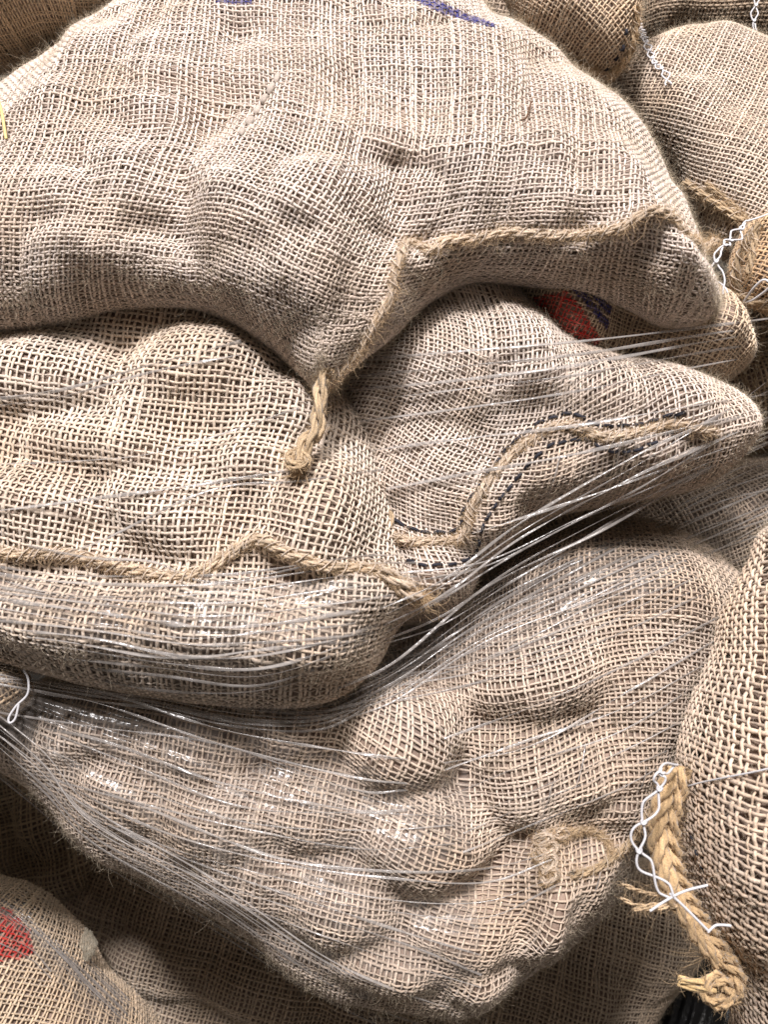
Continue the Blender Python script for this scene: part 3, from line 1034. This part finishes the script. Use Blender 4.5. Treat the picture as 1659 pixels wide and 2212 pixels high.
Mk = Sack('shaded burlap sack in the top right corner with hanging white thread',
    [(1340, -180), (1900, -180), (1900, 120), (1720, 190), (1600, 150), (1480, 120), (1380, 90)],
    -0.25, 0.08, 110, 9.5, 3, auto=4, seed=43, tint=(0.97, 0.88, 0.74))

Nk = Sack('burlap sack at the top edge behind the large sack ridge',
    [(800, -200), (1200, -200), (1220, 60), (1180, 170), (1050, 150), (880, 60)],
    -0.23, 0.07, 100, 9.8, 12, auto=3, seed=44, tint=(0.97, 0.88, 0.76))

Pk = Sack('burlap sack with red and blue print wedged under the top sack',
    [(1060, 560), (1300, 560), (1480, 600), (1570, 690), (1600, 800), (1420, 870), (1200, 820), (1080, 700)],
    -0.038, 0.070, 105, 10.2, 20, auto=3, seed=45, tint=(1.05, 0.96, 0.80), fuzz=0.3,
    prints=[([(1150, 640), (1225, 628), (1262, 670), (1297, 728), (1290, 760), (1200, 760)], RED),
            ([(1238, 626), (1256, 622), (1318, 694), (1312, 712)], BLUE), ([(1264, 620), (1282, 616), (1322, 662), (1316, 682)], BLUE)])

Qk = Sack('shaded burlap sack at the right edge behind the netting strands',
    [(1380, 660), (1560, 600), (1700, 580), (1900, 640), (1900, 1000), (1700, 1010), (1600, 960), (1480, 880), (1400, 780)],
    -0.24, 0.08, 120, 11, -20, auto=4, seed=46, tint=(0.90, 0.78, 0.60))

Rk = Sack('burlap sack behind the netting at the right edge beside the foreground sack',
    [(980, 1180), (1150, 1060), (1350, 1010), (1500, 1000), (1600, 990), (1900, 960), (1900, 1350), (1650, 1380), (1500, 1300), (1300, 1260), (1080, 1260)],
    -0.25, 0.09, 130, 11.5, -26, auto=4, seed=47, tint=(0.99, 0.93, 0.84))

Tk = Sack('stub of a corded burlap sack mouth with white loops at the right edge',
    [(1600, 520), (1630, 475), (1720, 470), (1800, 560), (1780, 690), (1680, 680), (1610, 650), (1585, 590)],
    -0.015, 0.035, 60, 12, 30, seed=48, tint=(1.0, 0.80, 0.55))


# ------------------------------------------------------------------ weave the cloth wherever a viewer near the camera could see it
allV, allF, n0 = [], [], 0
for s_ in SACKS:
    V, F = s_.bvh_data
    allV.append(V); allF.append(F + n0); n0 += len(V)
bvh = BVHTree.FromPolygons([tuple(v) for v in np.concatenate(allV)], [tuple(f) for f in np.concatenate(allF)])
nV, nF, n0 = [], [], 0
for s_ in SACKS:
    if s_ in (A, E):      # these lie outside the netting
        continue
    V, F = s_.bvh_data
    nV.append(V); nF.append(F + n0); n0 += len(V)
bvh_net = BVHTree.FromPolygons([tuple(v) for v in np.concatenate(nV)], [tuple(f) for f in np.concatenate(nF)])
EYE = Vector((0, -DIST, ZC))



VIEWS = [EYE + Vector(v) for v in ((0, 0, 0), (-0.16, 0.02, 0), (0.16, 0.02, 0), (0, 0.02, 0.10))]
for s_ in SACKS:
    idx = np.where(s_.mask)
    Wp = to_world(s_.P[idx] + s_.N[idx] * s_.pitch * 0.8)
    see = np.zeros(len(Wp), bool)
    lay = to_layout(s_.P[idx])
    near = (lay[:, 0] > -90) & (lay[:, 0] < 1749) & (lay[:, 1] > -90) & (lay[:, 1] < 2302)
    for e in VIEWS:
        ev = np.array(e)
        todo = np.where(near & ~see & (((ev - Wp) * np.stack([s_.N[idx][:, 0], -s_.N[idx][:, 2], s_.N[idx][:, 1]], -1)).sum(-1) > -0.12))[0]
        for k in todo:
            w = Vector(Wp[k])
            d = e - w
            if bvh.ray_cast(w + d.normalized() * 0.0006, d, d.length)[0] is None:
                see[k] = True
    m = np.zeros_like(s_.mask); m[idx] = see
    for _ in range(2):
        q = m.copy()
        q[1:] |= m[:-1]; q[:-1] |= m[1:]; q[:, 1:] |= m[:, :-1]; q[:, :-1] |= m[:, 1:]
        m = q & s_.mask
    s_.yarns(m)

# ------------------------------------------------------------------ tails, braids, threads of the sacks
def over(s, pts, lift):
    P = s.hit(np.asarray(pts, float))
    return P + s.normal(P) * lift


def frays(parent, base, spread, n, length, seed, colour_mat=M_FUZZ_TAN, rad=0.00012):
    r = np.random.default_rng(seed)
    rt = np.tile(base, (n, 1)) + r.standard_normal((n, 3)) * 0.0012
    n = len(rt); d = np.asarray(spread)[None] + r.standard_normal((n, 3)) * 0.8
    hair('frayed_end', to_world(rt), np.stack([d[:, 0], -d[:, 2], d[:, 1]], -1), r.uniform(0.2, 1.2, n) ** 1.5 * length, 0.35, colour_mat, parent, radius=rad, r=r)


# corner tail of the large top sack, hanging over the sack below
tail_px = [(690, 838), (676, 872), (668, 930), (664, 985), (655, 1022)]
tp = over(B, spline(tail_px, 6), 0.009)
a0 = A.hit([(700, 812)])[0]
tp[:, 2] = np.maximum(tp[:, 2], np.linspace(a0[2] + 0.002, tp[-1, 2], len(tp)) * np.linspace(1, 1, len(tp)))
tp = np.concatenate([A.hit([(712, 800), (702, 815)]) + np.array([0, 0, 0.003]), tp[1:]])
cord('corner_tail', tp, 0.0050, A.root, seed=51, colour=TAN * 1.05)
cord('tail_knot', over(B, spline([(668, 1010), (640, 1018), (645, 1038), (668, 1032), (655, 1012)], 5), 0.012), 0.0032, A.root, seed=52)
frays(A.root, tp[-1], (-0.2, -1, 0.1), 120, 0.014, 53, rad=0.00016)

# corner tuft of the middle sack
cord('corner_tuft', over(B, spline([(810, 1238), (840, 1256), (866, 1276), (886, 1288)], 6), 0.0035), 0.0050, B.root, seed=54, colour=0.6 * TAN + 0.5 * JUTE, fuzz=90)
frays(B.root, over(B, [(900, 1290)], 0.004)[0], (1, -0.6, 0.4), 140, 0.016, 55)
cord('corner_tuft', over(C, spline([(848, 1110), (842, 1150), (846, 1190), (862, 1230)], 6), 0.004), 0.0042, C.root, seed=56, colour=TAN)
# tufts of the lumpy sack's corner
for k, (x, y, rr) in enumerate([(1180, 1812, 20), (1188, 1838, 17), (1190, 1868, 16), (1194, 1896, 13), (1205, 1798, 12), (1176, 1850, 12)]):
    cord('corner_knot', over(D, spline([(x - 10, y - 8), (x + 6, y - 16), (x + 12, y + 4), (x - 4, y + 14), (x - 12, y)], 5), 0.004), rr * 0.5 * D.kf, D.root, seed=60 + k, colour=0.5 * TAN + 0.5 * JUTE, fuzz=22)

# thick braided edge of the near sack: two cords of opposite lay side by side
bt = 0.122
mid = spline([(1462, 1660), (1452, 1710), (1436, 1770), (1440, 1850), (1466, 1925), (1505, 1995), (1540, 2045), (1572, 2082)], 8)
for sg in (-1, 1):
    off = mid.copy(); off[:, 0] += sg * 15
    P = np.stack([at(x, y, bt + 0.006 * (sg < 0)) for x, y in off])
    cord('edge_braid', P, 0.0052, E.root, lay=0.030 * sg, seed=70 + sg, colour=TAN * np.array([1.14, 1.06, 0.92]), fuzz=45)
P = np.stack([at(x, y, bt + 0.008) for x, y in spline([(1560, 2070), (1592, 2095), (1598, 2130), (1580, 2160), (1545, 2165), (1522, 2145), (1528, 2118), (1560, 2112), (1578, 2136)], 7)])
cord('edge_knot', P, 0.0048, E.root, lay=0.028, seed=73, colour=TAN * np.array([1.14, 1.06, 0.92]), fuzz=45)
P = np.stack([at(x, y, bt + 0.008) for x, y in spline([(1545, 2135), (1515, 2128), (1490, 2124), (1468, 2118)], 6)])
cord('cut_end', P, 0.0034, E.root, lay=0.08, seed=74, colour=TAN * np.array([1.3, 1.25, 1.0]), fuzz=10)
for k, pts in enumerate([[(1478, 1945), (1430, 1936), (1385, 1925), (1345, 1910)], [(1480, 1952), (1430, 1952), (1380, 1956), (1342, 1940)], [(1475, 1955), (1420, 1962), (1370, 1965)]]):
    P = np.stack([at(x, y, bt + 0.004 * k) for x, y in spline(pts, 6)])
    cord('loose_yarn', P, 0.0011, E.root, plies=2, lay=0.012, seed=80 + k, colour=TAN * 1.35, fuzz=3)
frays(E.root, at(1430, 1930, bt), (-0.6, 0.2, 0.2), 40, 0.022, 88, rad=0.00007)
frays(E.root, at(1530, 2060, bt), (-0.6, -0.3, 0.2), 40, 0.022, 89, rad=0.00007)

# white closing threads
c = 0.160
chain([at(1462, 1652, c - .02), at(1428, 1668, c), at(1425, 1700, c), at(1405, 1745, c), at(1380, 1800, c), at(1384, 1850, c), at(1415, 1895, c), at(1452, 1938, c)], 0.0165, 0.0026, 0.00062, E.root, 3)
for pts in ([(1405, 1968), (1440, 1945), (1480, 1925), (1530, 1912)], [(1448, 1930), (1480, 1960), (1510, 1990), (1532, 2012)], [(1530, 2014), (1545, 2000), (1560, 1998), (1580, 2000)]):
    thread('closing_thread', [at(x, y, c) for x, y in pts], 0.00066, M_WHITE, E.root)
thread('closing_thread', over(E, [(1498, 1698), (1530, 1690), (1580, 1680), (1640, 1668), (1700, 1655)], 0.0022), 0.0005, M_WHITE, E.root)
stitches(E, [(1495, 1800), (1510, 1850), (1530, 1905), (1545, 1925)], seed=90, on=16, off=22, w=3.2)
chain(over(Lk, [(1365, 35), (1385, 62), (1400, 100), (1420, 140), (1440, 165), (1452, 190)], 0.004), 0.0095, 0.0020, 0.00055, Ks.root, 5)
chain([at(x, y, t) for x, y, t in [(1612, 478, .012), (1592, 508, .03), (1556, 540, .04), (1546, 580, .04), (1562, 610, .04), (1568, 634, .04)]], 0.013, 0.0024, 0.0006, Lk.root, 6)
thread('closing_thread', [at(1612, 478, .012), at(1640, 470, .01), at(1680, 455, 0.0)], 0.0006, M_WHITE, Lk.root)
chain([at(x, y, -.12) for x, y in [(1640, -20), (1632, 20), (1630, 55), (1642, 92)]], 0.0115, 0.0021, 0.00055, Mk.root, 7)
thread('closing_thread', [at(x, y, .065) for x, y in [(50, 1446), (60, 1468), (58, 1500), (34, 1525), (18, 1550), (20, 1562), (32, 1552), (40, 1520)]], 0.0007, M_WHITE, Is.root)
for pts in ([(1620, 640), (1640, 615), (1659, 600), (1670, 612), (1640, 635), (1622, 642)],):
    thread('closing_thread', over(Tk, pts, 0.005), 0.0008, M_WHITE, Tk.root)

# hems and rims of the sacks behind
seam(Lk, [(1488, 392), (1515, 412), (1550, 432), (1590, 465), (1612, 480)], 11, seed=101, lift=0.8, colour=TAN * 1.1)
seam(Lk, [(1530, 396), (1570, 428), (1600, 455), (1616, 476)], 6, seed=102, lift=0.6, colour=TAN * 0.9)
seam(Tk, [(1650, 488), (1618, 530), (1598, 585), (1606, 632), (1650, 650), (1700, 648)], 13, seed=103, lift=0.5)
seam(Tk, [(1640, 500), (1632, 540), (1622, 590)], 9, seed=104, lift=0.5)
seam(Ks, [(1372, 10), (1370, 60), (1355, 118), (1322, 155)], 9, seed=105, lift=0.5, colour=TAN * 1.2)
seam(Ks, [(1125, 30), (1165, 78), (1225, 122), (1290, 152)], 5, seed=106, lift=0.3, colour=TAN * 0.9)
stitches(Ks, [(1352, 60), (1345, 100), (1318, 145), (1290, 150)], seed=107, on=12, off=22, w=4)
P = np.stack([at(x, y, -.11) for x, y in spline([(1662, 680), (1640, 770), (1632, 830), (1640, 868), (1628, 886), (1612, 874), (1610, 830), (1612, 790)], 7)])
cord('loose_twine', P, 0.0013, Qk.root, plies=2, lay=0.010, seed=110, colour=TAN * 1.15, fuzz=3)

# thick slubs spun into one yarn of the large top sack
r_ = np.random.default_rng(404)
ctr = over(A, [(600, 172), (588, 194), (574, 217), (558, 241), (541, 265), (524, 288)], 0.0007)
for k, c_ in enumerate(ctr):
    d_ = norm((ctr[min(k + 1, 5)] - ctr[max(k - 1, 0)])[None])[0]
    u_ = np.linspace(-1, 1, 11)
    ln_ = 0.0042 * r_.uniform(0.8, 1.15)
    w_ = (1 - u_ ** 4 * 0.85) * 0.0025 * (0.75 if k in (0, 5) else 1.0) * r_.uniform(0.85, 1.15)
    nn_ = A.normal(c_[None])[0]
    sd_ = np.cross(nn_, d_)
    Q_ = c_ + d_ * (u_ * ln_)[:, None] + sd_ * (u_ * ln_ * 0.25)[:, None] + nn_ * ((1 - u_ ** 2) * 0.0008)[:, None]
    tb = Tubes(); tb.add(Q_, np.tile(nn_, (11, 1)), w_, w_ * 0.7, 8, JUTE * 0.70 * r_.uniform(0.90, 1.08))
    tb.build('yarn_slub', M_CORD, A.root)

# ------------------------------------------------------------------ stretch netting pulled tight round the sacks
def depth_at(px, py, tree=None):
    w = to_world(at(px, py, 0.0))
    d = (Vector(w) - EYE).normalized()
    h = (tree or bvh_net).ray_cast(EYE, d)
    return -h[0].y if h[0] is not None else -0.3


net = bpy.data.objects.new('stretch_netting', None)
col.objects.link(net)
net.location = (0, -0.05, ZC - 0.3)
net['label'] = 'clear stretch netting strands pulled across the middle and lower sacks'
net['category'] = 'netting'


def taut(pts, lift, slack=0.0, cap=None):
    P = resample(spline(pts, 8), 9.0)
    t = np.array([depth_at(x, y) for x, y in P])
    if cap is not None:
        t = np.minimum(t, cap)
    s_ = np.concatenate([[0], np.cumsum(np.linalg.norm(np.diff(P, axis=0), axis=1))])
    hull = []
    for i in range(len(t)):
        while len(hull) >= 2:
            a, b = hull[-2], hull[-1]
            if (t[b] - t[a]) * (s_[i] - s_[a]) <= (t[i] - t[a]) * (s_[b] - s_[a]):
                hull.pop()
            else:
                break
        hull.append(i)
    th = np.interp(s_, s_[hull], t[hull])
    t = th * (1 - slack) + t * slack
    t = blur(t[:, None], 2)[:, 0] if len(t) > 12 else t
    t = np.maximum(t, th - 0.02) + lift
    return np.stack([at(x, y, q) for (x, y), q in zip(P, t)])


nr = np.random.default_rng(99)


def strand(pts, w=2.6, n=1, spread=0.0, mat=None, cap=None, slack=0.1, fan=(1, 1), flat=0.3):
    pts = np.asarray(pts, float)
    for k in range(n):
        q = pts.copy()
        g = np.linspace(fan[0], fan[1], len(pts))
        q[:, 1] += (k - (n - 1) / 2) * spread * g + nr.normal(0, spread * 0.25 + 1, len(pts)) * g
        P = taut(q, 0.0042 + nr.uniform(0, 0.0012), slack, cap)
        m = len(P)
        wv = w * nr.uniform(0.55, 1.3) * S * (1 + 0.35 * smooth_noise((m, 2), 9, nr)[:, 0]).clip(0.35, 2)
        tw = 0.9 * smooth_noise((m, 2), 14, nr)[:, 0] + nr.uniform(-0.5, 0.5)
        N = np.stack([np.zeros(m) + 0.02, np.sin(tw), np.cos(tw)], -1)
        tb = Tubes(); tb.add(P, N, wv, wv * flat, 6)
        tb.build('strand', mat or M_NET, net)


# across the stitched sack
for y0, y1, x0 in [(772, 690, 770), (808, 705, 765), (838, 716, 760), (862, 738, 765), (905, 762, 780), (967, 852, 800), (1052, 886, 835)]:
    strand([(x0, y0 + 6), (1000, y0 + (y1 - y0) * 0.16), (1250, y0 + (y1 - y0) * 0.42), (1500, y0 + (y1 - y0) * 0.78), (1720, y1 - 8)], 3.4)
strand([(1020, 1152), (1250, 1080), (1450, 1010), (1700, 920)], 2.4)
strand([(860, 1250), (1050, 1215), (1250, 1120), (1450, 1040), (1700, 930)], 2.4, 2, 16)
# the dense bundle over the gap below it
strand([(820, 1400), (960, 1340), (1130, 1240), (1380, 1110), (1560, 1030), (1720, 965)], 2.3, 11, 17, fan=(0.9, 2.1))
strand([(700, 1530), (850, 1470), (1050, 1330), (1300, 1210), (1500, 1120), (1720, 1020)], 2.1, 8, 19, fan=(0.5, 1.5))
# over the right half of the lumpy sack
strand([(860, 1480), (1050, 1440), (1300, 1330), (1500, 1240), (1700, 1150)], 2.2, 6, 26, fan=(0.5, 1.0))
strand([(960, 1650), (1150, 1600), (1350, 1510), (1560, 1400)], 2.2, 4, 40)
strand([(1000, 1790), (1150, 1745), (1350, 1660), (1500, 1590)], 2.2, 3, 34)
# across the left middle sack
strand([(-60, 1004), (150, 996), (330, 978), (500, 930), (645, 880)], 2.9)
strand([(-60, 1112), (180, 1080), (430, 1046), (655, 1012)], 2.9)
strand([(60, 1210), (200, 1175), (450, 1060), (640, 1040), (830, 1015)], 2.9)
strand([(-60, 870), (120, 850), (330, 800), (520, 752)], 2.9, 2, 20)
strand([(60, 1180), (200, 1205), (330, 1215), (460, 1258), (700, 1215), (860, 1190)], 2.9)
strand([(-60, 1235), (130, 1270), (350, 1275), (520, 1265), (760, 1238), (900, 1225)], 2.9, 4, 18)
strand([(-60, 1310), (180, 1335), (400, 1368), (560, 1368), (760, 1345), (900, 1320)], 2.9, 5, 20)
strand([(-60, 1390), (150, 1420), (350, 1450), (560, 1455), (760, 1400), (880, 1350)], 2.9, 5, 16)
strand([(-60, 1425), (150, 1468), (330, 1500), (520, 1535), (700, 1540), (830, 1475), (960, 1370)], 2.9, 9, 8, fan=(1.4, 0.7))
# across the lumpy sack
strand([(-40, 1500), (200, 1545), (480, 1620), (760, 1690), (880, 1700)], 2.6, 4, 38)
strand([(30, 1600), (250, 1690), (520, 1770), (780, 1800), (980, 1800)], 2.4, 3, 36)
strand([(100, 1680), (330, 1790), (600, 1880), (850, 1930), (1050, 1920), (1200, 1880)], 2.4, 4, 34, fan=(0.6, 1.0))
strand([(200, 1800), (450, 1900), (700, 1990), (900, 2060), (1040, 2110)], 2.4, 3, 34)
# the sheet of stretched film that wraps its lower left edge
strand([(-60, 1560), (90, 1690), (200, 1800), (450, 1945), (690, 2105), (860, 2180), (1050, 2240)], 2.0, 7, 15, fan=(1.5, 0.9))
strand([(-60, 1570), (90, 1700), (200, 1808), (450, 1952), (690, 2112), (860, 2186)], 0.8, 9, 10, fan=(1.5, 0.9))
# film edge over the printed corner sack
strand([(-60, 1880), (40, 1950), (120, 2030), (210, 2120), (330, 2240)], 2.6, 7, 9)
strand([(-60, 1890), (40, 1960), (120, 2040), (205, 2126), (320, 2240)], 0.9, 14, 6)
strand([(-40, 2010), (60, 2060), (110, 2110)], 3.2, 2, 14)
# short slivers standing across the strands
for (x0, y0, x1, y1) in [(1195, 1690, 1158, 1800), (1345, 905, 1332, 1010), (1300, 1880, 1262, 1990), (1210, 985, 1180, 1080), (1398, 1655, 1385, 1700), (1500, 885, 1488, 950), (1265, 1610, 1245, 1700), (1460, 900, 1450, 930)]:
    strand([(x0, y0), ((x0 + x1) / 2 + 3, (y0 + y1) / 2), (x1, y1)], 1.7)

def film(top, bottom, rows, seed, amp=0.0009):
    """a stretched sheet of clear film, drawn tight row by row, with fine pull wrinkles along it"""
    r = np.random.default_rng(seed)
    n = 90
    def even(p):
        q = spline(p, 10)
        d_ = np.concatenate([[0], np.cumsum(np.linalg.norm(np.diff(q, axis=0), axis=1))])
        u_ = np.linspace(0, d_[-1], n)
        return np.stack([np.interp(u_, d_, q[:, k_]) for k_ in (0, 1)], -1)
    a_, b_ = even(top), even(bottom)
    Z, XY = [], []
    for k in range(rows):
        w_ = k / (rows - 1)
        p = a_ * (1 - w_) + b_ * w_
        t = np.array([depth_at(x, y) for x, y in p])
        hull = []
        for i_ in range(n):
            while len(hull) >= 2:
                u_, v_ = hull[-2], hull[-1]
                if (t[v_] - t[u_]) * (i_ - u_) <= (t[i_] - t[u_]) * (v_ - u_):
                    hull.pop()
                else:
                    break
            hull.append(i_)
        th = np.interp(np.arange(n), hull, t[hull])
        Z.append(0.55 * th + 0.45 * np.maximum(t, th - 0.03)); XY.append(p)
    Z = blur(np.array(Z), 2.2) + 0.005
    fine = smooth_noise((rows * 3, n), 12, r)[::3] * 0.5
    for k in range(rows):
        fine[k] += r.normal(0, 1)
    Z = Z + amp * blur(fine, 0.7)
    XY = np.array(XY)
    V = np.stack([at(x, y, t) for (x, y), t in zip(XY.reshape(-1, 2), Z.ravel())])
    g = np.arange(rows * n).reshape(rows, n)
    F = np.stack([g[:-1, :-1], g[1:, :-1], g[1:, 1:], g[:-1, 1:]], -1).reshape(-1, 4)
    new_mesh('film_sheet', to_world(V), F, M_FILM, net)


film([(-60, 1225), (130, 1262), (350, 1270), (560, 1262), (760, 1240), (905, 1230)], [(-60, 1425), (150, 1470), (330, 1502), (520, 1538), (700, 1542), (830, 1478), (960, 1372)], 44, 301)
film([(-60, 1440), (330, 1512), (620, 1590), (850, 1660), (1010, 1650)], [(-60, 1560), (200, 1802), (450, 1947), (690, 2107), (860, 2182), (1050, 2230)], 60, 302)
film([(820, 1385), (960, 1325), (1130, 1225), (1380, 1095), (1560, 1015), (1720, 950)], [(850, 1480), (1050, 1445), (1300, 1330), (1500, 1240), (1700, 1150)], 44, 303)
film([(-60, 1880), (40, 1950), (120, 2030), (210, 2120), (330, 2240)], [(-60, 1930), (20, 1995), (85, 2070), (160, 2160), (270, 2290)], 24, 304)

# ------------------------------------------------------------------ small loose things
st = np.stack([at(x, y, depth_at(max(4, x), y, bvh) + 0.007) for x, y in resample(spline([(-6, 212), (2, 240), (7, 268), (12, 300)], 6), 6)])
tb = Tubes(); tb.add(st, np.tile([0.1, 0.1, 1.0], (len(st), 1)), 0.0009, 0.0006, 6)
o = tb.build('straw_stem', M_STRAW, origin=tuple(to_world(st[-1])))
o['label'] = 'yellow dry straw stem lying on the top sack at the left edge'
o['category'] = 'straw'

# a twig caught in the weave of the top sack
tw = over(A, spline([(1150, 232), (1146, 252), (1140, 268), (1120, 272)], 5), 0.0035)
tb = Tubes(); tb.add(tw, np.tile([0.1, 0.1, 1.0], (len(tw), 1)), 0.0005, 0.0005, 5)
o = tb.build('brown_twig', plain_material('dead_twig', (0.10, 0.05, 0.025), rough=0.8), origin=tuple(to_world(tw[-1])))
o['label'] = 'tiny dark brown twig caught in the weave of the top sack'
o['category'] = 'twig'

# wad of crumpled film on the printed corner sack
un, vn = 22, 14
th_, ph_ = np.meshgrid(np.linspace(0, 2 * math.pi, un, endpoint=False), np.linspace(0.02, math.pi - 0.02, vn))
rw = 0.0080 * (1 + 0.20 * smooth_noise((vn, un), 2.6, np.random.default_rng(8)) + 0.06 * np.random.default_rng(8).standard_normal((vn, un)))
cw = at(190, 2040, depth_at(180, 2070) + 0.012)
Vw = cw + np.stack([0.8 * rw * np.sin(ph_) * np.cos(th_), 1.25 * rw * np.cos(ph_), 0.7 * rw * np.sin(ph_) * np.sin(th_)], -1).reshape(-1, 3)
gw = np.arange(vn * un).reshape(vn, un)
Fw = np.stack([gw[:-1], np.roll(gw, -1, 1)[:-1], np.roll(gw, -1, 1)[1:], gw[1:]], -1).reshape(-1, 4)
o = new_mesh('crumpled_plastic_wad', to_world(Vw), Fw, plastic_material('crumpled_wad_film', 0.60, (0.42, 0.38, 0.30), 0.12), smooth=False, origin=tuple(to_world(cw)))
o['label'] = 'small wad of crumpled clear plastic beside the red printed corner sack'
o['category'] = 'plastic wad'

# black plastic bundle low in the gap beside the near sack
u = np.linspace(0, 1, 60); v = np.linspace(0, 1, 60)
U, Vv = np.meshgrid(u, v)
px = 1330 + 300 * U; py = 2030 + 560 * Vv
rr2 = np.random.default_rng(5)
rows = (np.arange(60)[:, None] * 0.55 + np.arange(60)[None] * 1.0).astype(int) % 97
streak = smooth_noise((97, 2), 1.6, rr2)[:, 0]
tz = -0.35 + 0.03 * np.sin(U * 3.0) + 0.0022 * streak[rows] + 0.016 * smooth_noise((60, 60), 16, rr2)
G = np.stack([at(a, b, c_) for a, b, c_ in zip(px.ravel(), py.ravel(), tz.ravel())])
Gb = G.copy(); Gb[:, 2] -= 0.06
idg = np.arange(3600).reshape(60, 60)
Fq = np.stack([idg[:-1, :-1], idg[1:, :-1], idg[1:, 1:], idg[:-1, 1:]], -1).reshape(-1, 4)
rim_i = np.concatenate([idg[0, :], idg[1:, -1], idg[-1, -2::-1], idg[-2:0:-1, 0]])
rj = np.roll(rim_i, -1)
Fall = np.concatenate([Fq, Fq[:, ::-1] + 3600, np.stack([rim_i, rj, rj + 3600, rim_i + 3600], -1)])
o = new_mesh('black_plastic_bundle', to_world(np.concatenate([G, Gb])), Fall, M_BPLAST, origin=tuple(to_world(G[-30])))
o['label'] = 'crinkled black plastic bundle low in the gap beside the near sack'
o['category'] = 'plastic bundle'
